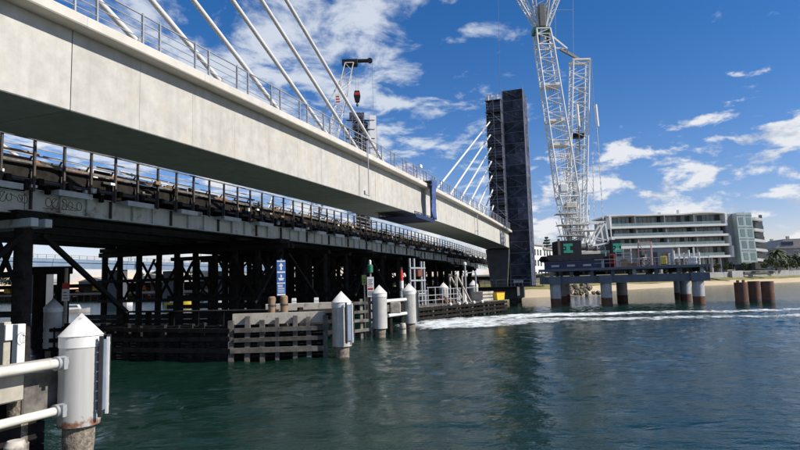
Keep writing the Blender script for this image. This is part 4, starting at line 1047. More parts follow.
MB().box(.02, .1, .05, 1.45, 0, 1.1).build('end', G['pale_timber'], t); MB().box(2.5, 2.58, .05, 1.45, 0, 1.1).build('end', G['pale_timber'], t)
t = on_stage('yellow_bin', 'bright yellow bin on the right end of the stage', 'bin', 19.2 - 1.9, .5)
MB().prism([(0, 0), (1.75, 0), (1.9, .85), (-.15, .85)], 0, 1.0).build('tub', G['yellow'], t)
MB().box(-.18, 1.93, -.03, 1.03, .851, .93).build('rim', G['orange'], t)
t = on_stage('mast_rail', 'grey railed mast with a white lamp on the stage', 'mast', 14.0, 2.9)
MB().bar((0, 0, 0), (0, 0, 4.3), .16, .16, up=(1, 0, 0)).build('mast', G['galv'], t)
MB().lathe([(.22, 4.3), (.22, 4.55), (.1, 4.65)], 8).build('lamp', G['sign_white'], t)
MB().tube((0, 0, 3.3), (2.4, 0, 3.5), .06, n=6).build('arm', G['galv'], t)
MB().bar((2.4, 0, 0), (2.4, 0, 3.6), .14, .14, up=(1, 0, 0)).tube((0, 0, 1.6), (2.4, 0, 1.6), .05, n=6).build('second_post', G['galv'], t)
for k, x in enumerate((11.6, 12.9)):
    t = on_stage('gas_bottle', ['white gas bottle on the stage, nearer the trestle', 'white gas bottle on the stage, nearer the mast'][k], 'bottle', x, 2.4, group='white gas bottles on the stage')
    MB().lathe([(.18, 0), (.18, 1.1), (.07, 1.3)], 10).build('body', G['sign_white'], t)
    MB().lathe([(.05, 1.3), (.05, 1.42)], 8).build('valve', G['dark_steel'], t)
# ------------------------------------------------------------------ crane jetty
JU, JV0, JV1, JB = 84.2, 9.2, -12.6, 23.0           # front edge u, left v, right v, depth
jt = thing('crane_jetty', 'blue grey steel crane jetty on pale tubular piles', 'jetty', B(JU, 0, 0), ROT)
MB().bev(0.0, JB, JV1, JV0, 4.86, 5.12, .03).build('deck', G['jetty_steel'], jt)
pcol = MB().lathe([(.74, .9), (.74, 3.05)], 20).mesh('pile', G['jetty_pile'])
pfoot = MB().lathe([(.745, -2.5), (.745, .5), (.75, 1.0)], 20, jit=.006).mesh('pile_foot', G['casing_rust'])
for x in (1.0, 12.0, 20.4):
    hd = MB().box(x - .32, x + .32, JV1, JV0, 3.02, 3.08).box(x - .32, x + .32, JV1, JV0, 4.02, 4.08).box(x - .28, x + .28, JV1 + .02, JV0 - .02, 3.08, 4.02).build('headstock', G['jetty_steel'], jt)
    for y in np.arange(JV1 + 1.2, JV0, 2.4):
        MB().box(x - .31, x - .285, y - .03, y + .03, 3.085, 4.015).build('stiffener', G['jetty_steel'], hd)
    ys = [7.1, .3, -11.1] if x < 5 else [7.0, -2.0, -10.8]
    for y in ys:
        MB().box(x - .9, x - .325, y - .85, y + .85, 3.0, 4.1).build('pile_box', G['jetty_steel'], hd)
        p_ = place(pcol, 'pile', hd, (x, y, 0)); place(pfoot, 'pile_foot', p_)
    for y in np.arange(JV1 + .9, JV0, 2.75):
        MB().box(x - .26, x + .26, y - .24, y + .24, 4.08, 4.86).build('stub_column', G['jetty_pile' if int(y) % 2 else 'jetty_steel'], hd)
for y in np.arange(JV1 + .5, JV0, 3.05):
    MB().box(.9, JB - .3, y - .17, y + .17, 4.30, 4.86).build('joist', G['dark_steel'], jt)
MB().box(-.04, -.003, JV1, JV0, 4.80, 5.14).build('edge_plate', G['jetty_steel'], jt)
# handrail of the jetty
for y in np.arange(JV1 + .1, 1.5, 2.15):
    MB().tube((.1, y, 5.1), (.1, y, 6.25), .045, n=6).build('rail_post', G['galv'], jt)
for z in (6.22, 5.75): MB().tube((.1, JV1, z), (.1, 1.6, z), .035, n=6).build('handrail', G['galv'], jt)

def on_jetty(name, label, cat, du_, v, rz=0.0, group=None): return thing(name, label, cat, B(JU + du_, v, 5.12), ROT - math.pi / 2 + rz, group)
# local x of these things runs to the right in the picture
t = on_jetty('steel_bund', 'long navy steel box under the crane on the jetty', 'box', 2.2, 8.6)
MB().bev(0, 7.9, 0, 3.2, 0, 1.12, .04).build('body', G['navy'], t)
for x in (1.0, 3.2, 5.4): MB().box(x, x + 1.1, -.012, -.002, .35, .62).build('white_plate', G['galv'], t)
MB().box(-.05, 7.95, -.04, -.002, 1.0, 1.1).build('lip', G['dark_steel'], t)
t = on_jetty('stair_tower', 'pink braced stair frame on the jetty', 'stair', 3.5, -4.3)
for x in (0, 1.7):
    for y in (0, 1.4): MB().tube((x, y, 0), (x, y, 3.5), .055, n=6).build('upright', G['pink_frame'], t)
for z in (1.15, 2.3, 3.4):
    MB().tube((0, 0, z), (1.7, 0, z), .05, n=6).tube((0, 1.4, z), (1.7, 1.4, z), .05, n=6).build('ledger', G['pink_frame'], t)
MB().bar((0.05, .1, 3.3), (1.65, .1, 0.1), .08, .20, up=(0, 1, 0)).bar((.05, .1, 0.1), (1.65, .1, 1.6), .06, .08, up=(0, 1, 0)).build('stringer', G['pink_frame'], t)
for k in range(7): MB().box(.1 + .22 * k, .36 + .22 * k, .15, 1.2, 3.0 - .42 * k, 3.05 - .42 * k).build('tread', G['galv'], t)
t = on_jetty('ladder_tower', 'white access ladder tower left of the pink stair frame', 'ladder tower', 3.8, -1.3)
for x in (0, 1.0, 2.0): 
    for y in (0, 1.2): MB().tube((x, y, 0), (x, y, 2.7), .05, n=6).build('upright', G['white_steel'], t)
for z in (.5, 1.0, 1.5, 2.0, 2.6): MB().tube((0, 0, z), (2.0, 0, z), .04, n=6).build('rung', G['white_steel'], t)
t = on_jetty('generator_box', 'dark generator box on the jetty right of the crane', 'generator', 4.0, .4)
MB().bev(0, 1.6, 0, 1.3, .1, 1.7, .05).build('housing', G['crane_dark'], t)
MB().box(.1, 1.5, .05, 1.25, 0, .1).build('skid', G['dark_steel'], t)
MB().tube((.3, .6, 1.7), (.3, .6, 2.3), .07, n=8).build('exhaust', G['galv'], t)
t = on_jetty('site_cabin', 'grey site cabin on the jetty behind the stair frame', 'cabin', 9.0, -5.8)
MB().bev(0, 3.4, 0, 2.4, .1, 2.7, .04).build('body', G['facade_grey'], t)
MB().box(.5, 1.3, -.02, -.002, .12, 2.2).build('door', G['facade_dark'], t)
MB().box(1.8, 3.0, -.02, -.002, 1.2, 2.1).build('window', G['window_glass'], t)
MB().box(-.08, 3.48, -.08, 2.48, 2.702, 2.78).build('roof', G['roof_grey'], t)
t = on_jetty('yellow_pump', 'yellow pump unit on the jetty by the cabin', 'pump', 2.6, -7.0)
MB().bev(0, .75, 0, .7, .25, 1.35, .06).build('body', G['yellow'], t)
MB().box(.02, .73, .05, .65, 0, .25).build('base', G['dark_steel'], t)
MB().tube((.35, .35, 1.35), (.35, .35, 1.7), .06, n=8).build('stack', G['dark_steel'], t)
for k in range(7):
    lb = ['first', 'second', 'third', 'fourth', 'fifth', 'sixth', 'seventh'][k] + ' upright white pipe from the yellow pump on the jetty'
    t = on_jetty('upright_pipe', lb, 'pipe', 4.0 + .2 * (k % 2), -8.2 - .62 * k, group='upright white pipes on the jetty')
    MB().tube((0, 0, 0), (0, 0, 1.75 + .35 * ((k * 7) % 3)), .11, n=8).build('shaft', G['white_steel'], t)
    MB().tube((0, 0, .4), (0, 0, .55), .13, n=8).build('coupling', G['galv'], t)
t = on_jetty('trestle_stand', 'small red steel stand beside the generator box', 'stand', 2.4, -.4)
for x in (0, .6): MB().tube((x, 0, 0), (x, 0, 1.9), .06, n=6).build('leg', G['red'], t)
MB().tube((0, 0, 1.85), (.6, 0, 1.85), .06, n=6).tube((0, 0, .9), (.6, 0, .9), .05, n=6).build('bar', G['red'], t)

# loose site gear along the jetty edge
t = on_jetty('hose_coil', 'black hose coil hung on the jetty rail below the cabin', 'hose', .9, -5.0)
m_ = MB(); pts = [(.55 * math.cos(a * .5) , .1 + .012 * a, .62 + .5 * math.sin(a * .5)) for a in range(38)]
m_.path(pts, .05, 6); m_.build('coil', G['rubber'], t)
m_ = MB(); m_.path([(.5, .3, .1), (1.6, .1, .06), (2.6, .5, .06), (3.8, .2, .06)], .05, 6); m_.build('tail', G['rubber'], t)
for k, (v, lb) in enumerate(((-3.2, 'stack of brown timber planks on the jetty left of the pink stair frame'), (-9.6, 'stack of brown timber planks on the jetty behind the white pipes'))):
    t = on_jetty('plank_stack', lb, 'planks', 1.6 + k * 4.4, v, group='plank stacks on the jetty')
    for j in range(4):
        for i in range(3): MB().bev(-.9 + .05 * (j % 2), .95 + .06 * (i % 2), i * .26, i * .26 + .24, .08 + j * .12, .19 + j * .12, .008).build('plank', G['brown_timber'], t)
    for x in (-.6, .6): MB().box(x - .06, x + .06, 0, .78, 0, .08).build('bearer', G['black_timber'], t)
t = on_jetty('cable_reel', 'wooden cable reel on the jetty beside the ladder tower', 'reel', 1.5, -2.2)
for y in (0, .62): MB().tube((0, y, .62), (0, y + .07, .62), .62, n=18).build('flange', G['brown_timber'], t)
MB().tube((0, .07, .62), (0, .62, .62), .38, n=16).build('drum', G['rubber'], t)
t = on_jetty('white_tank', 'small white cube tank in a cage on the jetty', 'tank', 2.2, -10.4)
MB().bev(0, 1.0, 0, 1.0, .14, 1.1, .08).build('tank', G['sign_white'], t)
m_ = MB()
for x in (0, .5, 1.0): m_.bar((x, -.03, .1), (x, -.03, 1.15), .03, .03, up=(1, 0, 0))
for z in (.3, .6, .9, 1.14): m_.bar((-.02, -.03, z), (1.02, -.03, z), .03, .03)
m_.box(-.03, 1.03, -.03, 1.03, 0, .12); m_.build('cage', G['galv'], t)

# ------------------------------------------------------------------ rust casings
for x, y, lb in ((742, 300, 'rusty steel casing in the water, nearest and leftmost of three'), (755, 298, 'rusty steel casing in the water, middle and farthest of three'), (768.5, 299, 'rusty steel casing in the water, rightmost of three')):
    Y = {742: 71.5, 755: 78.5, 768.5: 74.5}[x]
    p = at(x, y, Y); t = thing('steel_casing', lb, 'casing', (p.x, p.y, 0), rnd.random() * 3, 'rusty casings in the water')
    top = 2.72
    m_ = MB(); n = 24; ro, ri = .74, .70
    for (a, za), (b, zb) in zip([(ro, -2.5), (ro, top), (ri, top), (ri, -2.0)], [(ro, top), (ri, top), (ri, -2.0)]):
        r0 = [(a * math.cos(2 * math.pi * k / n), a * math.sin(2 * math.pi * k / n), za) for k in range(n)]; r1 = [(b * math.cos(2 * math.pi * k / n), b * math.sin(2 * math.pi * k / n), zb) for k in range(n)]
        m_.add(r0 + r1, [(k, (k + 1) % n, n + (k + 1) % n, n + k) for k in range(n)], True)
    m_.build('shell', G['casing_rust'], t)
    MB().lathe([(.755, .0), (.755, .42)], 24).build('tide_band', G['wharf_dark'], t)
    if x == 742:
        for a in (-.35, .35): MB().box(a - .12, a + .12, -.12, .12, top - .6, top + .28).build('lifting_lug', G['casing_rust'], t)

# ------------------------------------------------------------------ lattice helper
def lattice(mb, p, q, w0, w1, d0, d1, bays, r, rl, side=Vector((1, 0, 0)), back=Vector((0, 1, 0))):
    """square lattice boom from p to q; w, d = width and depth at both ends"""
    p = Vector(p); q = Vector(q); ax = q - p
    cor = [(-1, -1), (1, -1), (1, 1), (-1, 1)]
    P = lambda f, c: p + ax * f + side * (c[0] * (w0 + (w1 - w0) * f) / 2) + back * (c[1] * (d0 + (d1 - d0) * f) / 2)
    for c in cor: mb.tube(P(0, c), P(1, c), r, n=6)
    for k in range(bays):
        f0, f1 = k / bays, (k + 1) / bays
        for i in range(4):
            a, b = cor[i], cor[(i + 1) % 4]
            if (k + i) % 2: a, b = b, a
            mb.tube(P(f0, a), P(f1, b), rl, n=5, caps=False)
            if k % 2 == 0: mb.tube(P(f0, cor[i]), P(f0, cor[(i + 1) % 4]), rl, n=5, caps=False)
    for i in range(4): mb.tube(P(1, cor[i]), P(1, cor[(i + 1) % 4]), r, n=6)
    return mb

# ------------------------------------------------------------------ big crawler crane on the jetty
YC = 90.0
base = at(580, 262, YC); base.z = 5.12
cr = thing('crawler_crane', 'huge white lattice boom crawler crane with dark body on the jetty', 'crane', base, 0)
def cp(x, y, Y=YC): return at(x, y, Y) - base
# crawlers and car body
for s, yy in ((0, -1.4), (1, 3.0)):
    tr = MB().prism([(-5.0, 1.35), (-5.4, 1.75), (-5.0, 2.3), (4.6, 2.3), (5.0, 1.75), (4.6, 1.35)], yy, yy + 1.3).build('crawler_track', G['crane_dark'], cr)
    for x in np.arange(-4.5, 4.6, .9): MB().tube((x, yy - .02, 1.62), (x, yy + 1.32, 1.62), .26, n=10).build('road_wheel', G['crane_dark'], tr)
MB().bev(-2.2, 2.2, .1, 2.9, 0.02, 2.1, .05).build('car_body', G['crane_dark'], cr)
a, b = cp(557, 241), cp(581, 258)
lb_ = MB().bev(a.x, b.x, -.6, 3.2, b.z, a.z, .06).build('engine_house', G['crane_dark'], cr)
def logo(c, y, s, par):
    # block emblem: a green square with two bars joined by a stem, cut by dark slots
    m_ = MB()
    m_.box(c.x - s, c.x + s, y - .03, y - .004, c.z + s * .45, c.z + s).box(c.x - s, c.x + s, y - .03, y - .004, c.z - s, c.z - s * .45).box(c.x - s * .42, c.x + s * .42, y - .03, y - .004, c.z - s * .45, c.z + s * .45)
    m_.box(c.x - s * 1.0, c.x - s * .66, y - .03, y - .004, c.z - s * .2, c.z + s * .2)
    m_.build('green_emblem', G['logo_green'], par)
logo(cp(567, 248.5), -.6, .72, lb_)
MB().box(a.x - .12, a.x + .25, -.75, -.62, b.z, a.z + .3).build('grab_rail', G['rust_rail'], lb_)
a, b = cp(609, 240), cp(620.5, 257)
rb_ = MB().bev(a.x, b.x, -.6, 3.4, b.z, a.z, .06).build('counterweight', G['crane_dark'], cr)
logo(cp(616, 248), -.6, .68, rb_)
a, b = cp(578, 248), cp(612, 256)
MB().bev(a.x, b.x, -.1, 3.0, b.z - .1, a.z - .5, .06).build('slew_frame', G['crane_cream'], cr)
MB().bev(a.x + .3, b.x - 1.6, -.25, 1.2, b.z - .55, b.z + .02, .04).build('slew_ring', G['crane_dark'], cr)
for k, (x, y, r_) in enumerate(((585, 247, .55), (594, 248, .5), (602, 249, .45))):
    c = cp(x, y); dm = MB().tube((c.x - 1, .4, c.z), (c.x + .4, .4, c.z), r_, n=14).build('winch_drum', G['cable'], cr)
    MB().tube((c.x + .4, .4, c.z), (c.x + .5, .4, c.z), r_ + .16, n=16).build('flange', G['crane_cream'], dm)
c = cp(573, 258); MB().box(c.x - 1.4, c.x + 1.4, -.72, -.62, c.z - .12, c.z + .25).build('green_skirt', G['drum_green'], cr)
c = cp(604, 255); MB().box(c.x - .4, c.x + .5, -.4, -.2, c.z - .2, c.z + .5).build('green_cover', G['drum_green'], cr)
# white A-frame over the winches
m_ = MB()
fr = [(587, 222), (591, 246), (605, 222), (608.5, 243)]
for yy in (0.0, 2.2):
    q = [cp(x, y) + Vector((0, yy, 0)) for x, y in fr]
    for i, j in ((0, 1), (0, 2), (2, 3), (1, 3), (1, 2)): m_.bar(q[i], q[j], .24, .24, up=(0, 1, 0))
    m_.bar(cp(590, 236) + Vector((0, yy, 0)), cp(606, 240) + Vector((0, yy, 0)), .14, .16, up=(0, 1, 0))
for x, y in fr: m_.bar(cp(x, y), cp(x, y) + Vector((0, 2.2, 0)), .2, .2)
m_.build('a_frame', G['crane_white'], cr)
c = cp(611.5, 215); d = cp(614, 240); MB().tube((c.x, 1, c.z), (d.x, 1, d.z), .1, n=8).build('back_strut', G['crane_white'], cr)
# boom
bf = cp(577.5, 246) + Vector((0, 1.2, 0)); bt = cp(546, 44) + Vector((0, 1.2, 0)); bm_ = cp(562, 185) + Vector((0, 1.2, 0))
d_ = (bt - bf).normalized()
m1_ = lattice(MB(), bf, bf + (bt - bf) * .24, 1.4, 3.1, 1.4, 2.6, 7, .12, .055)
m1_.build('boom_foot', G['crane_white'], cr)
bo = lattice(MB(), bf + (bt - bf) * .24, bt, 3.1, 2.55, 2.6, 2.4, 22, .125, .06).build('boom', G['crane_white'], cr)
MB().bev(-1.25, 1.25, -.9, 1.1, -.25, .25, .05).build('boom_splice', G['crane_white'], bo, loc=bf + (bt - bf) * .62)
MB().bev(-1.3, 1.3, -.9, 1.1, -.3, .3, .05).build('boom_splice', G['crane_white'], bo, loc=bf + (bt - bf) * .50)
MB().bev(-1.35, 1.35, -.9, 1.1, -.25, .25, .05).build('boom_splice', G['crane_white'], bo, loc=bf + (bt - bf) * .80)
# rope running down inside the boom
m_ = MB()
for k in (-.3, 0, .3): m_.tube(bf + Vector((k, 0, 4)), bt + Vector((k, 0, 0)), .03, n=4)
m_.build('hoist_rope', G['cable'], bo)
# boom head with green sheave blocks
hd0 = cp(543.5, 28) + Vector((0, 1.2, 0))
hx_ = lattice(MB(), bt, hd0, 2.55, 2.2, 2.4, 2.2, 3, .13, .08).build('boom_head', G['crane_white'], cr)
for x in (-.95, .85):
    MB().bev(x - .55, x + .55, -.8, 1.0, -.45, .45, .06).build('sheave_block', G['drum_green'], hx_, loc=hd0)
MB().bev(-.9, -.55, -1.0, -.4, -2.6, -1.0, .05).bev(.55, .9, -1.0, -.4, -2.6, -1.0, .05).build('head_cylinder', G['dark_steel'], hx_, loc=hd0)
# luffing jib and the two struts spreading above the head
jl = cp(521, -8) + Vector((0, 1.2, 0)); jr = cp(560, -8) + Vector((0, 1.2, 0)); jc = cp(541, -8) + Vector((0, 1.2, 0))
m_ = lattice(MB(), hd0 + Vector((-.7, 0, .4)), jl, .5, 1.2, 1.0, 1.2, 5, .10, .05); m_.build('jib_strut', G['crane_white'], cr)
m_ = lattice(MB(), hd0 + Vector((.8, 0, .4)), jr, .5, .9, 1.0, 1.2, 5, .10, .05); m_.build('jib_strut', G['crane_white'], cr)
jt_ = jc + (jc - hd0) * 3.6 + Vector((-5.5, 0, 0))
m_ = lattice(MB(), hd0 + Vector((0, 0, .4)), jc + Vector((.3, 0, 0)), 1.1, 2.6, 1.2, 2.0, 4, .11, .055); jib = m_.build('luffing_jib', G['crane_cream'], cr)
lattice(MB(), jc + Vector((.3, 0, 0)), jt_, 2.6, 1.6, 2.0, 1.6, 14, .11, .055).build('jib_extension', G['crane_white'], jib)
MB().bev(-.5, .5, -.5, .5, -3.2, .6, .08).build('rope_guide', G['cable'], jib, loc=hd0 + Vector((0, -.6, 3.6)))
# tail mast
mf = cp(580.5, 240) + Vector((0, 2.6, 0)); mt = cp(584.5, 56) + Vector((0, 2.6, 0))
ms = lattice(MB(), mf, mf + (mt - mf) * .12, 1.6, 2.7, 1.4, 2.2, 4, .13, .06); ms.build('mast_foot', G['crane_white'], cr)
mo = lattice(MB(), mf + (mt - mf) * .12, mt, 2.7, 2.65, 2.2, 2.2, 22, .13, .06).build('tail_mast', G['crane_white'], cr)
MB().bar(mt + Vector((-1.5, -.9, .1)), mt + Vector((1.5, -.9, .1)), .35, .35).bar(mt + Vector((-1.5, 1, .1)), mt + Vector((1.5, 1, .1)), .35, .35).build('mast_head', G['crane_cream'], mo)
m_ = MB()
for k in range(9): m_.tube(mf + Vector((-.45 + .11 * k, -.4, 5)), mt + Vector((-.45 + .11 * k, -.4, -4)), .028, n=4)
m_.build('reeved_rope', G['cable'], mo)
MB().bev(-.9, .9, -.6, .6, -.35, .35, .06).build('rope_carriage', G['crane_dark'], mo, loc=mf + (mt - mf) * .58)
MB().bev(-.6, .6, -.8, .6, -.8, .5, .1).build('ballast_drum', G['crane_white'], cr, loc=cp(563.5, 187) + Vector((0, .4, 0)))
MB().bev(-.7, .9, -.8, .6, -.5, .4, .1).build('lower_winch', G['crane_cream'], cr, loc=cp(570, 205) + Vector((0, .4, 0)))
# folded strut with its cylinder between boom head and mast head
sa_ = cp(549, 29) + Vector((0, 1.2, 0)); sb_ = cp(570, 44.5) + Vector((0, 1.6, 0)); sc_ = cp(558.5, 44) + Vector((0, 1.6, 0)); sd_ = cp(583, 53) + Vector((0, 2.4, 0))
MB().bar(sa_, sb_, .18, .22).bar(cp(541, 30) + Vector((0, 1, 0)), sc_, .16, .2).bar(sc_, sb_, .16, .2).build('folding_strut', G['crane_white'], cr)
MB().bar(cp(563, 45) + Vector((0, 1.6, 0)), sd_, .34, .42).build('strut_link', G['cable'], cr)
# clutter of ropes, ladders and walkways round the boom foot
m_ = MB(); r_ = random.Random(12)
for k in range(26):
    x0 = r_.uniform(562, 592); x1 = x0 + r_.uniform(-7, 7)
    m_.tube(cp(x0, r_.uniform(228, 248)) + Vector((0, r_.uniform(-.2, 2.8), 0)), cp(x1, r_.uniform(190, 222)) + Vector((0, r_.uniform(-.2, 2.8), 0)), r_.choice((.04, .06, .09)), n=5)
m_.build('foot_rope', G['crane_white'], cr)
for k, (x, y, w) in enumerate(((567, 214, 1.6), (574, 225, 2.4), (584, 231, 2.0), (571, 236, 1.8))):
    c = cp(x, y); wk = MB().box(c.x - w, c.x + w, -.4, 1.8, c.z, c.z + .1).build('walkway', G['crane_cream'], cr)
    e = MB()
    for a in np.linspace(-w, w, 5): e.tube((c.x + a, -.38, c.z + .1), (c.x + a, -.38, c.z + 1.1), .035, n=5)
    e.tube((c.x - w, -.38, c.z + 1.08), (c.x + w, -.38, c.z + 1.08), .035, n=5); e.build('walkway_rail', G['crane_white'], wk)
# pendants, hoist lines
m_ = MB()
def ln(x0, y0, x1, y1, r=.035, yy=1.4): m_.tube(cp(x0, y0) + Vector((0, yy, 0)), cp(x1, y1) + Vector((0, yy, 0)), r, n=5)
ln(557.5, 5, 558.5, 75); ln(575.5, -10, 576, 52); ln(557.5, 6, 575.5, 6, .05)
ln(594.5, 56, 597, 103); ln(599.5, 125, 601.5, 150, .09); ln(601.5, 150, 607.5, 238)
ln(593.5, 56, 597, 215); ln(587, 168, 597, 191.5, .02)
ln(586, 191.5, 596, 191.5, .06)
m_.build('pendant_rope', G['galv'], cr)
for x0, y0, x1, y1 in ((597.3, 103, 599.6, 125), (578.5, 103, 580.5, 125)):
    MB().tube(cp(x0, y0) + Vector((0, .9, 0)), cp(x1, y1) + Vector((0, .9, 0)), .24, n=10).build('pendant_cylinder', G['crane_white'], cr)
MB().tube(cp(580.5, 125) + Vector((0, .9, 0)), cp(581.5, 150) + Vector((0, .9, 0)), .10, n=8).build('pendant_tail', G['cable'], cr)
# chain of pendant links: thick pale beads on the rope
m_ = MB()
for k in range(14):
    f = k / 14; q = cp(601.8 + 5.4 * f, 152 + 82 * f) + Vector((0, 1.4, 0)); m_.box(q.x - .07, q.x + .07, q.y - .1, q.y + .1, q.z - .22, q.z + .22)
    q = cp(595.6 + 1.2 * f, 152 + 62 * f) + Vector((0, 1.4, 0)); m_.box(q.x - .06, q.x + .06, q.y - .1, q.y + .1, q.z - .22, q.z + .22)
tag(m_.build('pendant_links', G['crane_white'], cr), kind='stuff')
# load line to the pylon top
m_ = MB(); q = at(500, 0, 101) - base; m_.tube(q + Vector((0, 0, 12)), at(500, 96, 101) - base, .03, n=4); m_.build('load_line', G['cable'], cr)

# ------------------------------------------------------------------ crane and pylon behind the old bridge
YL = 126.0
lbs = at(322, 200, YL); lbs.z = 0
lc = thing('barge_crane', 'white lattice crane with black head and hanging hook behind the railing', 'crane', (lbs.x - 4, YL, 0), 0)
lo_ = lc.location
def lp(x, y): return at(x, y, YL) - lo_
tp = lp(349.5, 64); f0 = lp(337.5, 116); ft = f0 + (f0 - tp) * ((f0.z - 6.0) / (tp.z - f0.z))
hull = MB().bev(ft.x - 6, ft.x + 9, -5, 5, -1.0, 2.2, .1).build('barge_hull', G['wharf_dark'], lc)
MB().bev(ft.x - 4.5, ft.x + 2.5, -2, 2, 2.25, 6.4, .1).build('machine_house', G['sign_white'], lc)
MB().bev(ft.x + 2.6, ft.x + 4.4, -2, -.4, 2.8, 5.4, .1).build('cab', G['window_glass'], lc)
lb2 = lattice(MB(), ft, tp, 2.5, 1.9, 2.0, 1.7, 26, .11, .06).build('boom', G['crane_white'], lc)
m_ = MB()
m_.bev(-1.6, 1.9, -.8, .8, -.5, .9, .1); m_.bev(1.9, 5.2, -.35, .35, .3, 1.0, .1)
m_.build('boom_head', G['crane_dark'], lc, loc=tp)
MB().tube(tp + Vector((4.6, -.4, .65)), tp + Vector((4.6, .4, .65)), .55, n=12).build('tip_sheave', G['crane_dark'], lc)
bk = lp(317, 124); bk2 = bk + (bk - lp(345, 72)) * .9
m_ = MB().bar(lp(345, 72), bk2, .28, .28); m_.build('back_mast', G['crane_white'], lc)
m_ = MB(); hk = lp(357, 91)
for k in (-.25, .25): m_.tube(hk + Vector((k, 0, 0)), Vector((hk.x + k, 0, tp.z + .2)), .035, n=4)
q = lp(372, 58); m_.tube(Vector((q.x, 0, q.z)), Vector((q.x, 0, lp(372, 112).z)), .03, n=4)
m_.build('hoist_rope', G['cable'], lc)
hb_ = MB().prism([(-.55, 0), (.55, 0), (.75, -1.2), (.45, -2.6), (-.45, -2.6), (-.75, -1.2)], -.35, .35).build('hook_block', G['crane_dark'], lc, loc=hk)
MB().box(-.5, .5, -.38, -.355, -1.0, -.35).build('red_band', G['red'], hb_)
MB().lathe([(.12, -3.6), (.3, -3.3), (.12, -2.6)], 8).build('hook', G['dark_steel'], hb_)
q = lp(339, 101); MB().box(q.x - .7, q.x + .5, -1.15, -1.05, q.z - 1.0, q.z + 1.3).build('name_board', G['sign_white'], lb2)
m_ = MB()
for k in range(3): m_.box(q.x - .55, q.x + .35 - .1 * k, -1.17, -1.155, q.z - .7 + .6 * k, q.z - .4 + .6 * k)
m_.build('red_lettering', G['red'], lb2)
# scaffolded shaft beside it
pc = at(362, 130, 123.0)
sp_ = thing('scaffolded_shaft', 'scaffolded shaft with a tall white panel behind the bridge railing', 'scaffold', (pc.x, pc.y, 0), R(8))
ztop = at(366, 118, 123).z
MB().bev(-1.6, 1.2, -1.2, 1.6, -1, ztop - 1.2, .1).build('shaft', G['dark_concrete'], sp_)
MB().box(1.55, 2.9, -2.2, -2.12, ztop - 11, ztop).build('white_panel', G['sign_white'], sp_)
m_ = MB(); scaffold(m_, -3.4, 1.4, -2.2, 2.4, 0, ztop - .4, 4, 2); m_.build('standards', G['galv'], sp_)
for k in range(12):
    z = ztop - 1.0 - 2.0 * k
    l_ = MB().box(-3.5, 2.6, -2.3, -1.25, z - .08, z).build('plank_lift', G['grey_timber'], sp_)
    MB().tube((-3.4, -2.25, z + 1), (1.5, -2.25, z + 1), .04, n=5).tube((-3.4 if k % 2 else 1.4, -2.25, z), (-1 if k % 2 else -1, -2.25, z + 2), .04, n=5).build('guard_rail', G['galv'], l_)
    if k < 6: MB().box(-2.8 + .5 * (k % 3), .4 + .4 * (k % 2), -1.9, -1.84, z + .05, z + 1.7).build('dark_netting', G['net'], l_)
for x, z in ((2.2, 0), (2.2, 3)):
    MB().tube((3.0, -2.0, ztop - 12), (3.0, -2.0, ztop - 2), .05, n=5).build('edge_tube', G['galv'], sp_); break
# ------------------------------------------------------------------ apartment block on the right bank
YB = 231.0
b0 = at(611, 268, YB); b0.z = 5.0
ap = thing('apartment_building', 'long white framed apartment block with glass balconies behind the jetty', 'building', b0, 0)
def bp(x, y, Y=YB): return at(x, y, Y) - b0
X1 = bp(728, 240).x
ZL = [bp(680, y).z for y in (215.0, 227.0, 237.0, 247.0, 258.5)]      # undersides of the white bands, top first
ZG = 0.6
MB().box(0.5, X1 + 1, 4.0, 18, -3, ZL[0] - .2).build('core_wall', G['facade_grey'], ap)
MB().box(0.0, X1 + .6, 2.2, 18.5, ZL[0] + .02, ZL[0] + .9).build('roof', G['facade_white'], ap)
# gently waved roof lip
m_ = MB(); n = 48; vs = []
for k in range(n + 1):
    f = k / n; z = ZL[0] + .95 + .55 * max(0, math.sin(f * 9.2 + .5)) * (.4 + .6 * f)
    for y, dz in ((-.4, 0), (-.4, .5), (18, .5), (18, 0)): vs.append((f * X1 - .5 + f * 1.2, y, z + dz - .9))
fs = [(4 * k + i, 4 * k + 4 + i, 4 * k + 4 + (i + 1) % 4, 4 * k + (i + 1) % 4) for k in range(n) for i in range(4)] + [(0, 1, 2, 3), (4 * n + 3, 4 * n + 2, 4 * n + 1, 4 * n)]
m_.add(vs, fs); m_.build('roof_lip', G['facade_white'], ap)
MB().bev(24, 30, 6, 9, ZL[0] + .9, ZL[0] + 2.0, .1).bev(31.5, 32.6, 6, 8, ZL[0] + .9, ZL[0] + 2.9, .1).build('roof_plant', G['facade_white'], ap)
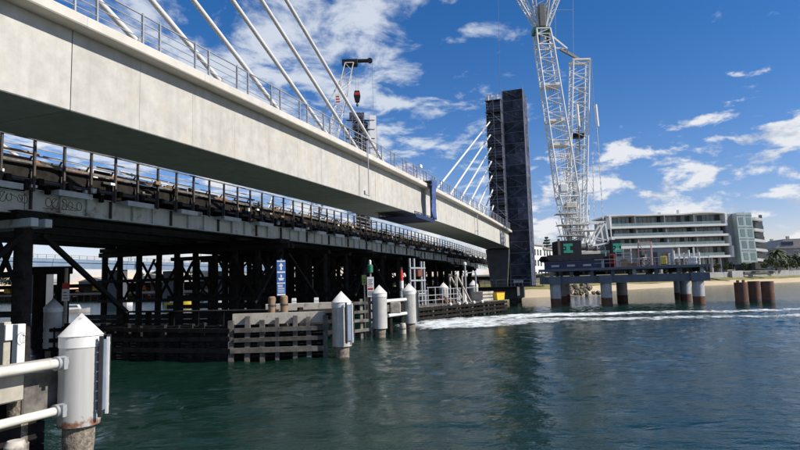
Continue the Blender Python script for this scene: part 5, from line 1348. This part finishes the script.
# white frames, floor by floor
r6 = random.Random(3)
pane = MB().box(0, 1.56, 0, .06, 0, 1).mesh('pane', G['window_glass'])
curt = MB().box(0, .9, 0, .04, 0, 1).mesh('curtain', G['curtain'])
bal = MB().box(0, 3.9, 0, .05, 0, 1.15).mesh('balustrade', G['balustrade_glass'])
starts = [0.0, 1.2, .8, 3.5]
for k in range(4):
    zt_, zb_ = ZL[k], ZL[k + 1]
    x0 = starts[k] * 0 + (.2, .6, 1.0, 12.5)[k]; x1 = X1 + (.0, .3, .9, 1.6)[k]
    fl = MB().box(x0, x1, -.9, 4.0, zb_, zb_ + .85).build('floor_band', G['facade_white'], ap)
    MB().box(x0, x1 - .3, 3.2, 3.9, zb_ + .86, zt_ - .02).build('back_wall', G['facade_dark'], fl)
    if k in (0, 2, 3):
        if k != 3: MB().box(x0, x0 + .9, -.88, 3.1, zb_ + .851, zt_ - .001).build('end_frame', G['facade_white'], fl)
        MB().box(x1 - .9, x1 - .01, -.88, 3.1, zb_ + .851, zt_ - .001).build('end_frame', G['facade_white'], fl)
    hgt = zt_ - zb_ - .95
    x = x0 + 1.2
    while x < x1 - 2.8:
        if r6.random() < .9:
            p_ = place(pane, 'window', fl, (x, 3.0, zb_ + .9), scale=(1, 1, hgt))
            if r6.random() < .35: place(curt, 'curtain', fl, (x + .3, 2.94, zb_ + .95), scale=(1, 1, hgt - .1))
        x += 1.72
    x = x0 + 1.0
    while x < x1 - 4.0:
        place(bal, 'balustrade', fl, (x, -.72, zb_ + .852)); x += 3.98
    for x in np.arange(x0 + 10.5, x1 - 3, 11.8): MB().box(x - .18, x + .18, -.5, 3.1, zb_ + .851, zt_ - .002).build('party_fin', G['facade_grey'], fl)
MB().box(13, X1 - 2, 2.6, 3.95, ZG, ZL[4] - .05).build('ground_wall', G['facade_dark'], ap)
for x in np.arange(13.5, X1 - 2, 3.4): MB().box(x, x + .35, .6, 2.5, ZG - 2, ZL[4] - .02).build('column', G['facade_white'], ap)
for x in np.arange(14.2, X1 - 4, 3.4): MB().box(x, x + 2.4, 2.5, 2.58, ZG + .2, ZL[4] - .6).build('shopfront', G['window_glass'], ap)
# pale glass wedge at its right end
gw = thing('glass_wedge_building', 'slanting pale green glass block at the right end of the apartments', 'building', bp(741, 268, YB - 3) + b0, 0)
gw.location.z = 5.0; g0 = gw.location.copy()
def gp(x, y, Y=YB - 3): return at(x, y, Y) - g0
def slab(poly, y0, y1, name, material, par):
    m_ = MB(); q = [gp(x, y) for x, y in poly]; n = len(q)
    m_.prism([(c.x, c.z) for c in q], y0, y1); return m_.build(name, G[material], par)
slab([(730, 213), (738, 212.5), (748, 263), (735, 266)], 4, 16, 'side_block', 'facade_grey', gw)
f1 = slab([(737.5, 212.5), (745.5, 211.5), (753, 263), (743.5, 264)], 1.0, 14, 'left_leaf', 'pale_glass', gw)
f2 = slab([(745.8, 212.5), (753.5, 212), (760.5, 262), (754.2, 262.5)], 1.6, 14, 'right_leaf', 'pale_glass', gw)
for j in range(4):
    for leaf, (xa, xb), sh in ((f1, (739.2, 743.6), 7.3), (f2, (747.6, 752.2), 7.0)):
        y0 = 217 + j * 11.8; y1 = y0 + 7.4; s0 = sh * (y0 - 212) / 51; s1 = sh * (y1 - 212) / 51
        slab([(xa + s0, y0), (xb + s0, y0), (xb + s1, y1), (xa + s1, y1)], .93 if leaf is f1 else 1.53, .99 if leaf is f1 else 1.59, 'window', 'balustrade_glass', leaf)
for leaf, y0 in ((f1, .9), (f2, 1.5)):
    for j in range(5):
        yy = 214.5 + j * 11.8
        a = 738.2 if leaf is f1 else 746.4; s = (7.3 if leaf is f1 else 7.0) * (yy - 212) / 51
        slab([(a + s, yy), (a + 7 + s, yy), (a + 7 + s, yy + .7), (a + s, yy + .7)], y0, y0 + .09, 'transom', 'facade_grey', leaf)
# stack of balconies past it
bs = thing('balcony_block', 'white stepped balconies over dark recesses beside the glass block', 'building', bp(762, 268, YB) + b0, 0); bs.location.z = 5.0; s0_ = bs.location.copy()
MB().box(-2.6, 3.4, 2.5, 14, 0, at(758, 218, YB).z - 5).build('recess', G['facade_dark'], bs)
for j, (y, xe) in enumerate(((217, 763), (228, 764.5), (238.5, 765.5), (248, 768), (258, 769.5))):
    p = at(755, y, YB) - s0_; q = at(xe, y + 3.2, YB) - s0_
    sl = MB().prism([(p.x, p.z), (q.x - .5, p.z - .6), (q.x, p.z - 1.1), (q.x, p.z - 1.7), (p.x, p.z - 1.1)], 0, 9).build('balcony_slab', G['facade_white'], bs)
    MB().box(p.x + 1.5, q.x - .2, .1, .16, p.z - .6, p.z + .8).build('glass_guard', G['window_glass'], sl)
    MB().box(p.x + 1.2, q.x - .6, 2.3, 2.45, p.z - 4.4, p.z - 1.8).build('window', G['window_glass'], sl)

# ------------------------------------------------------------------ houses on the right bank
def house(name, label, xpix, ypix_ridge, Y, w, dpt, wall_h, roof_h, wallm, roofm, rz=0.0, n_win=3, floors=2):
    p = at(xpix, ypix_ridge, Y); zb = 5.0
    t = thing(name, label, 'house', (p.x, p.y, zb), rz)
    wl = MB().box(-w / 2, w / 2, 0, dpt, -2, wall_h).build('wall', G[wallm], t)
    r_ = MB().prism([(-w / 2 - .6, wall_h + .01), (w / 2 + .6, wall_h + .01), (w / 2 - roof_h * .9, wall_h + roof_h), (-w / 2 + roof_h * .9, wall_h + roof_h)], -.6, dpt + .6).build('roof', G[roofm], t)
    MB().box(-.6, .5, dpt * .4, dpt * .4 + 1.2, wall_h + roof_h - .8, wall_h + roof_h + 1.6).build('chimney', G[wallm], r_)
    for f in range(floors):
        fh = wall_h / floors
        for k in range(n_win):
            x = -w / 2 + w * (k + .5) / n_win
            wn = MB().box(x - 1.15, x + 1.15, -.06, -.003, f * fh + fh * .28, f * fh + fh * .80).build('window', G['facade_white'], wl)
            MB().box(x - 1.0, x - .05, -.09, -.063, f * fh + fh * .32, f * fh + fh * .76).box(x + .05, x + 1.0, -.09, -.063, f * fh + fh * .32, f * fh + fh * .76).build('pane', G['window_glass'], wn)
    return t, r_
h_, rr = house('gabled_house', 'grey house with a pale roof and solar panel at the right edge', 795, 240, 262, 17, 14, 9.6, 4.2, 'house_wall', 'roof_grey', R(-8), 3, 2)
for k in range(3): MB().box(-6.2 + 1.7 * k, -4.6 + 1.7 * k, -.75, -.63, 11.0, 12.6).build('solar_panel', G['navy'], rr)
house('dormer_house', 'brown roofed house tucked behind the palm', 778, 244, 285, 15, 12, 10.0, 4.0, 'house_wall', 'house_wall', R(-5), 3, 2)
house('corner_house', 'pale house wall cut off by the right picture edge', 822, 240, 275, 20, 14, 9.5, 4.5, 'facade_grey', 'roof_grey', R(-12), 4, 2)
# low white terrace left of the crane
p = at(534, 272, 172)
wt = thing('white_terrace', 'white flat roofed terrace between the netted tower and the crane', 'building', (p.x, p.y, 2.8), R(58))
for k, (x0, x1, z1) in enumerate(((0, 9, 11.2), (9.02, 19, 10.2), (19.02, 30, 9.2))):
    w_ = MB().box(x0, x1, 0, 9, -2, z1).build('wall', G['facade_white'], wt)
    MB().box(x0 + .01, x1 - .01, -.5, 9.4, z1 + .01, z1 + .45).build('roof', G['roof_grey'], w_)
    for a in np.arange(x0 + 1, x1 - 1.6, 2.6):
        for z in (1.4, 5.0, 8.2):
            if z + 1.8 < z1: MB().box(a, a + 1.4, -.06, -.002, z, z + 1.8).build('window', G['window_glass'], w_)
# promenade wall, steps and rail
pw0, pw1 = Vector((100.4, 210.0, 0)), Vector((160.0, 238.7, 0))
pw = thing('promenade_wall', 'long grey rendered promenade wall behind the beach', 'wall', (pw0.x, pw0.y, 2.7), math.atan2(pw1.y - pw0.y, pw1.x - pw0.x))
PL = (pw1 - pw0).length + 40
for k in range(14):
    a = -8 + k * (PL + 8) / 14; b = a + (PL + 8) / 14 - .06
    MB().bev(a, b, 0, .5, -.8, 1.7 + .12 * (k % 3), .04).build('wall_panel', G['wall_grey'], pw)
MB().bev(27.5, 34, -1.2, -.02, -.9, 2.2, .05).build('ramp_block', G['wall_grey'], pw)
MB().box(36, 55, -.5, -.02, 1.0, 1.75).build('dark_rail_screen', G['facade_dark'], pw)

# ------------------------------------------------------------------ vegetation
def leafball(mb, c, rx, rz, n, size, r_):
    for _ in range(n):
        while True:
            d = Vector((r_.uniform(-1, 1), r_.uniform(-1, 1), r_.uniform(-1, 1)))
            if .15 < d.length <= 1: break
        d *= (.55 + .45 * r_.random()) / max(d.length, .3) * d.length ** .3
        p = Vector(c) + Vector((d.x * rx, d.y * rx, d.z * rz)); a = Vector((r_.uniform(-1, 1), r_.uniform(-1, 1), r_.uniform(-.6, 1))).normalized(); b = a.orthogonal().normalized(); s = size * r_.uniform(.6, 1.3)
        c2 = a.cross(b)
        mb.add([p - b * s, p - c2 * s * .5, p + b * s, p + c2 * s * .5], [(0, 1, 2, 3)])
def bush(x, y, Y, w, h, label, m='leaf_olive', seed=0, name='shrub'):
    p = at(x, y, Y); r_ = random.Random(seed); zb = max(2.6, min(5.4, p.z))
    t = thing(name, label, 'shrub', (p.x, p.y, zb), r_.random() * 6, 'shrubs along the promenade')
    mb = MB()
    for k in range(7):
        leafball(mb, (r_.uniform(-.55, .55) * w, r_.uniform(-.4, .4) * w, h * r_.uniform(.3, .8)), w * r_.uniform(.28, .5), h * r_.uniform(.2, .38), 70, .28 * min(w, 2.2) * .7, r_)
    mb.build('foliage', G[m], t)
    m_ = MB()
    for k in range(4): m_.tube((0, 0, -.6), (r_.uniform(-.5, .5) * w, r_.uniform(-.4, .4) * w, h * .6), .09, .04, n=5)
    m_.build('stem', G['bark'], t)
    return t
bl = ['low olive shrub left of the glass block, first along the promenade', 'round olive shrub in front of the apartment ground floor', 'dark shrub in front of the apartment columns', 'olive shrub at the foot of the glass block', 'large round shrub right of the balconies', 'olive shrub left of the palm', 'dark shrub under the palm', 'broad olive shrub in front of the gabled house', 'small shrub between palm and gabled house', 'dark hedge shrub at the right edge', 'tall dark shrub beside the gabled house']
sp = [(718, 268, 214, 1.8, 2.2), (726, 267, 214, 2.0, 2.6), (733, 268, 213, 1.8, 2.4), (744, 268, 213, 1.9, 2.2), (772, 265, 226, 3.4, 4.4), (766, 267, 222, 2.4, 2.6), (780, 266, 232, 2.2, 3.0), (790, 265, 240, 3.0, 3.4), (784, 267, 235, 1.8, 2.2), (798, 264, 244, 3.2, 4.6), (796, 262, 250, 2.6, 6.0)]
for k, (x, y, Y, w, h) in enumerate(sp): bush(x, y, Y, w, h, bl[k], 'leaf_dark' if 'dark' in bl[k] else 'leaf_olive', 40 + k)
# palm
def palm(x, ybase, Y, h, label, seed):
    p = at(x, ybase, Y); r_ = random.Random(seed)
    t = thing('palm_tree', label, 'palm', (p.x, p.y, 4.6), 0, 'palms on the right bank')
    m_ = MB()
    for k in range(8): m_.tube((.05 * k, 0, h * k / 8), (.05 * (k + 1), 0, h * (k + 1) / 8), .42 - .02 * k, .40 - .02 * k, n=8)
    m_.build('trunk', G['bark'], t)
    mb = MB()
    for k in range(46):
        a = r_.uniform(0, 6.28); e = r_.uniform(-.5, 1.25); ln_ = r_.uniform(2.8, 4.4); pts = []
        for j in range(7):
            f = j / 6; pts.append(Vector((.4 + math.cos(a) * ln_ * f * math.cos(e * (1 - f * .5)), math.sin(a) * ln_ * f * math.cos(e * (1 - f * .5)), h + ln_ * (math.sin(e) * f - 0.75 * f * f))))
        for j in range(6):
            d = (pts[j + 1] - pts[j]); s = d.cross(Vector((0, 0, 1))).normalized() * (.55 * (1 - abs(j - 2.5) / 4))
            for sg in (-1, 1): mb.add([pts[j], pts[j + 1], pts[j + 1] + s * sg - Vector((0, 0, .25)), pts[j] + s * sg - Vector((0, 0, .25)) - d * .2], [(0, 1, 2, 3)])
    mb.build('crown', G['leaf_olive'], t)
palm(776, 266, 236, 7.4, 'shaggy palm between the balconies and the gabled house', 5)
palm(787, 266, 262, 6.2, 'smaller palm half hidden before the gabled house', 6)
# Norfolk pine
p = at(548, 266, 190)
t = thing('norfolk_pine', 'dark tiered pine between the netted tower and the crane', 'tree', (p.x, p.y, 3.0), 0)
hz_ = at(548, 237, 190).z - 3.0
MB().tube((0, 0, -.5), (0, 0, hz_), .35, .05, n=8).build('trunk', G['bark'], t)
mb = MB(); r_ = random.Random(8)
for k in range(15):
    f = k / 14; z = hz_ * (.12 + .86 * f); ln_ = 4.0 * (1 - f) ** .8 + .35
    for j in range(8):
        a = 2 * math.pi * j / 8 + k * .5 + r_.uniform(-.2, .2); l2 = ln_ * r_.uniform(.7, 1.1)
        for q in range(7):
            g = (q + .6) / 7; c = Vector((math.cos(a) * l2 * g, math.sin(a) * l2 * g, z + l2 * (.18 * g - .12 * g * g))); leafball(mb, c, .35, .22, 4, .34, r_)
mb.build('crown', G['leaf_dark'], t)
# far row of dark trees on the left bank and behind the right houses
tl = ['dark spreading tree seen through the old bridge at the left edge', 'dark tree behind the wharf sheds', 'round tree behind the wharf, right of the sheds', 'dark tree beyond the bents of the old bridge', 'broad tree beyond the pylon on the far bank', 'dark tree behind the gabled house']
for k, (x, y, Y, w, h) in enumerate(((12, 284, 330, 9, 9), (40, 282, 345, 8, 8), (150, 283, 300, 8, 9), (205, 282, 270, 8, 9), (330, 280, 210, 8, 10), (806, 258, 300, 7, 12))):
    p = at(x, y, Y); r_ = random.Random(90 + k)
    t = thing('broadleaf_tree', tl[k], 'tree', (p.x, p.y, 4.8), 0, 'trees on the far banks')
    MB().tube((0, 0, -1.5), (0, 0, h * .55), .5, .3, n=7).tube((0, 0, h * .45), (w * .3, 0, h * .75), .25, .1, n=6).tube((0, 0, h * .4), (-w * .3, .5, h * .7), .25, .1, n=6).build('trunk', G['bark'], t)
    mb = MB()
    for j in range(16): leafball(mb, (r_.uniform(-.6, .6) * w, r_.uniform(-.5, .5) * w, h * r_.uniform(.5, .9)), w * r_.uniform(.2, .34), h * r_.uniform(.1, .2), 60, .6, r_)
    mb.build('crown', G['leaf_dark'], t)

# ------------------------------------------------------------------ railway bridge and wharf seen under the old bridge
RV = 110.0
rb = thing('railway_bridge', 'pale blue railway bridge with catenary masts seen under the old bridge', 'bridge', B(0, RV, 0), ROT)
for a in np.arange(-10, 190, 20.0):
    MB().box(a + .05, a + 19.95, -.3, .3, 8.9, 10.2).build('girder', G['rail_blue'], rb)
    MB().box(a + .05, a + 19.95, -.5, 6.5, 10.22, 10.7).build('deck', G['rail_blue'], rb)
    MB().box(a + .05, a + 19.95, -.52, -.40, 10.72, 11.0).build('kerb', G['rail_blue'], rb)
    r_ = MB().tube((a, -.4, 11.75), (a + 20, -.4, 11.75), .06, n=5).tube((a, -.4, 11.35), (a + 20, -.4, 11.35), .05, n=5).build('handrail', G['galv'], rb)
    for x in np.arange(a + .5, a + 20, 2.0): MB().box(x - .05, x + .05, -.46, -.34, 10.7, 11.8).build('rail_post', G['galv'], r_)
    MB().bev(a - .9, a + .9, .2, 6.0, -2, 8.88, .1).build('pier', G['facade_dark'], rb)
for k, x in enumerate(np.arange(8, 190, 26.0)):
    ms_ = MB().tube((x, .3, 10.7), (x, .3, 18.5), .14, .1, n=8).build('catenary_mast', G['galv'], rb)
    MB().tube((x, .3, 17.0), (x, 4.5, 17.3), .07, n=6).tube((x, .3, 15.8), (x, 4.0, 17.2), .05, n=6).build('arm', G['galv'], ms_)
m_ = MB()
for z in (16.2, 17.2): m_.tube((-10, 4.2, z), (190, 4.2, z), .03, n=4)
m_.build('contact_wire', G['cable'], rb)
# wharf
q0 = Vector((-235, 322, 0)); q1 = Vector((-62, 206, 0)); wd = (q1 - q0); wr = math.atan2(wd.y, wd.x)
wf = thing('wharf', 'dark timber wharf along the far left bank', 'wharf', q0, wr)
WL = wd.length
MB().bev(0, WL, -3, 14, 2.2, 3.2, .05).build('deck', G['wharf_dark'], wf)
for x in np.arange(2, WL, 5.5): MB().tube((x, -2.6, -2), (x, -2.6, 2.2), .4, n=7).build('pile', G['wharf_dark'], wf)
MB().box(0, WL, -3.15, -3.02, 2.5, 3.35).build('kerb', G['wall_grey'], wf)
def on_wharf(f, back): return q0 + Vector((math.cos(wr), math.sin(wr), 0)) * (f * WL) + Vector((-math.sin(wr), math.cos(wr), 0)) * back + Vector((0, 0, 3.2))
def shed(f, back, w, d, h, label, wm, rm):
    t = thing('wharf_shed', label, 'shed', on_wharf(f, back), wr, 'sheds on the wharf')
    wl = MB().box(0, w, 0, d, 0, h).build('wall', G[wm], t)
    MB().prism([(-.4, h + .01), (w + .4, h + .01), (w / 2, h + h * .35)], -.5, d + .5).build('roof', G[rm], t)
    for x in np.arange(1.5, w - 3, 6.0): MB().box(x, x + 3.2, -.08, -.003, .05, h * .7).build('door', G['facade_dark'], wl)
shed(.10, 10, 30, 14, 6, 'long grey wharf shed at the far left', 'wall_grey', 'roof_grey')
shed(.42, 10, 26, 14, 5.5, 'dark wharf shed with grey roof in the middle', 'facade_dark', 'roof_grey')
shed(.66, 9, 22, 12, 5.5, 'pale wharf shed seen between the timber bents', 'house_wall', 'roof_grey')
shed(.86, 9, 18, 12, 6.5, 'grey wharf shed nearest the bridges', 'wall_grey', 'roof_grey')
def vehicle(f, back, kind, colour, label):
    t = thing('parked_' + kind, label, kind, on_wharf(f, back), wr + rnd.uniform(-.05, .05), 'vehicles parked on the wharf')
    big = kind == 'truck'
    l, h = (7.0, 2.0) if big else (4.4, .85)
    if big:
        MB().bev(-3.4, 1.3, -1.2, 1.2, 1.0, 3.3, .08).build('body', G[colour], t)
        c = MB().prism([(1.45, .6), (3.5, .6), (3.5, 1.5), (3.1, 2.7), (1.45, 2.7)], -1.15, 1.15).build('cab', G[colour], t)
        MB().box(3.1, 3.36, -1.0, 1.0, 1.75, 2.4).build('windscreen', G['window_glass'], c)
        MB().box(-3.4, 3.2, -.5, .5, .55, .98).build('chassis', G['dark_steel'], t)
        ax = (-2.5, -1.4, 2.5)
    else:
        MB().prism([(-2.2, .35), (2.2, .35), (2.25, .75), (1.3, .92), (.6, 1.45), (-1.3, 1.45), (-2.0, .95), (-2.25, .8)], -.88, .88).build('body', G[colour], t)
        MB().prism([(1.15, .95), (.6, 1.38), (-1.2, 1.38), (-1.75, .97)], -.89, .89).build('window', G['window_glass'], t)
        ax = (-1.4, 1.4)
    for x in ax:
        for y in (-1, 1):
            r_ = .5 if big else .33
            w_ = MB().tube((x, y * (1.0 if big else .75), r_), (x, y * (1.22 if big else .92), r_), r_, n=12).build('wheel', G['tyre'], t)
for f, b, k, c, l in ((.16, 2, 'truck', 'yellow', 'yellow truck on the wharf seen under the old bridge'), (.22, 2, 'car', 'car_silver', 'silver car on the wharf between yellow truck and sign'), (.29, 3, 'car', 'red', 'red car on the wharf right of the pale sign post'), (.33, 2, 'truck', 'car_white', 'white truck on the wharf behind the big near pile'),
                      (.50, 2, 'car', 'red', 'red car on the wharf between the timber bents'), (.58, 2, 'truck', 'yellow', 'yellow truck on the wharf between the timber bents'), (.66, 2, 'car', 'car_white', 'white car on the wharf between the timber bents'), (.74, 2, 'truck', 'orange', 'orange truck on the wharf between the timber bents'), (.84, 2, 'car', 'car_silver', 'silver car on the wharf nearest the bridges')):
    vehicle(f, b, k, c, l)
def boat(x, y, Y, l, colour, label, rz):
    p = at(x, y, Y); t = thing('moored_boat', label, 'boat', (p.x, p.y, 0), rz, 'boats moored off the wharf')
    mb = MB(); st_ = [(-.5, .34, .34), (-.2, .38, .36), (.15, .36, .40), (.38, .2, .46), (.5, .02, .52)]; n = 5; vs = []
    for f, w, h in st_: vs += [(f * l, -w * l * .45, h * l * .32), (f * l, -w * l * .36, -.3), (f * l, w * l * .36, -.3), (f * l, w * l * .45, h * l * .32)]
    mb.add(vs, [(4 * k + i, 4 * k + 4 + i, 4 * k + 4 + (i + 1) % 4, 4 * k + (i + 1) % 4) for k in range(4) for i in range(4)] + [(0, 1, 2, 3), (19, 18, 17, 16)])
    mb.build('hull', G[colour], t)
    c = MB().prism([(-.3 * l, .1 * l), (.18 * l, .1 * l), (.08 * l, .29 * l), (-.26 * l, .30 * l)], -.11 * l, .11 * l).build('cabin', G['car_white'], t)
    MB().prism([(-.22 * l, .19 * l), (.115 * l, .19 * l), (.07 * l, .27 * l), (-.2 * l, .27 * l)], -.113 * l, .113 * l).build('window', G['window_glass'], c)
boat(120, 303, 150, 6, 'car_white', 'white boat moored between the left timber bents', R(20))
boat(178, 303, 140, 6, 'yellow', 'yellow hulled boat moored between the timber bents', R(10))
boat(214, 302, 150, 5, 'car_white', 'small white boat seen through the right timber bents', R(-15))
boat(76, 305, 110, 5, 'house_wall', 'small grey boat moored right of the pale sign post', R(10))
# rocks at the foot of the bank behind the jetty
rk = MB()
r_ = random.Random(2)
rocks = thing('rock_bank', 'rough rock bank under the jetty', 'rocks', (37, 124, 0), R(20))
for k in range(55):
    m_ = MB(); s = r_.uniform(.3, .75)
    ph = (1 + 5 ** .5) / 2
    vs = [Vector(p).normalized() * s * r_.uniform(.75, 1.1) for p in ((-1, ph, 0), (1, ph, 0), (-1, -ph, 0), (1, -ph, 0), (0, -1, ph), (0, 1, ph), (0, -1, -ph), (0, 1, -ph), (ph, 0, -1), (ph, 0, 1), (-ph, 0, -1), (-ph, 0, 1))]
    c = Vector((r_.uniform(-1.5, 5.5), r_.uniform(-2, 3.5), 0)); c.z = .2 + (c.y + 2) * .35 + r_.uniform(-.1, .3)
    rot = Matrix.Rotation(r_.uniform(0, 3), 3, 'Z') @ Matrix.Rotation(r_.uniform(0, 1), 3, 'X')
    m_.add([rot @ v + c for v in vs], [(0, 11, 5), (0, 5, 1), (0, 1, 7), (0, 7, 10), (0, 10, 11), (1, 5, 9), (5, 11, 4), (11, 10, 2), (10, 7, 6), (7, 1, 8), (3, 9, 4), (3, 4, 2), (3, 2, 6), (3, 6, 8), (3, 8, 9), (4, 9, 5), (2, 4, 11), (6, 2, 10), (8, 6, 7), (9, 8, 1)])
    m_.build('rock', G['rock'], rocks)
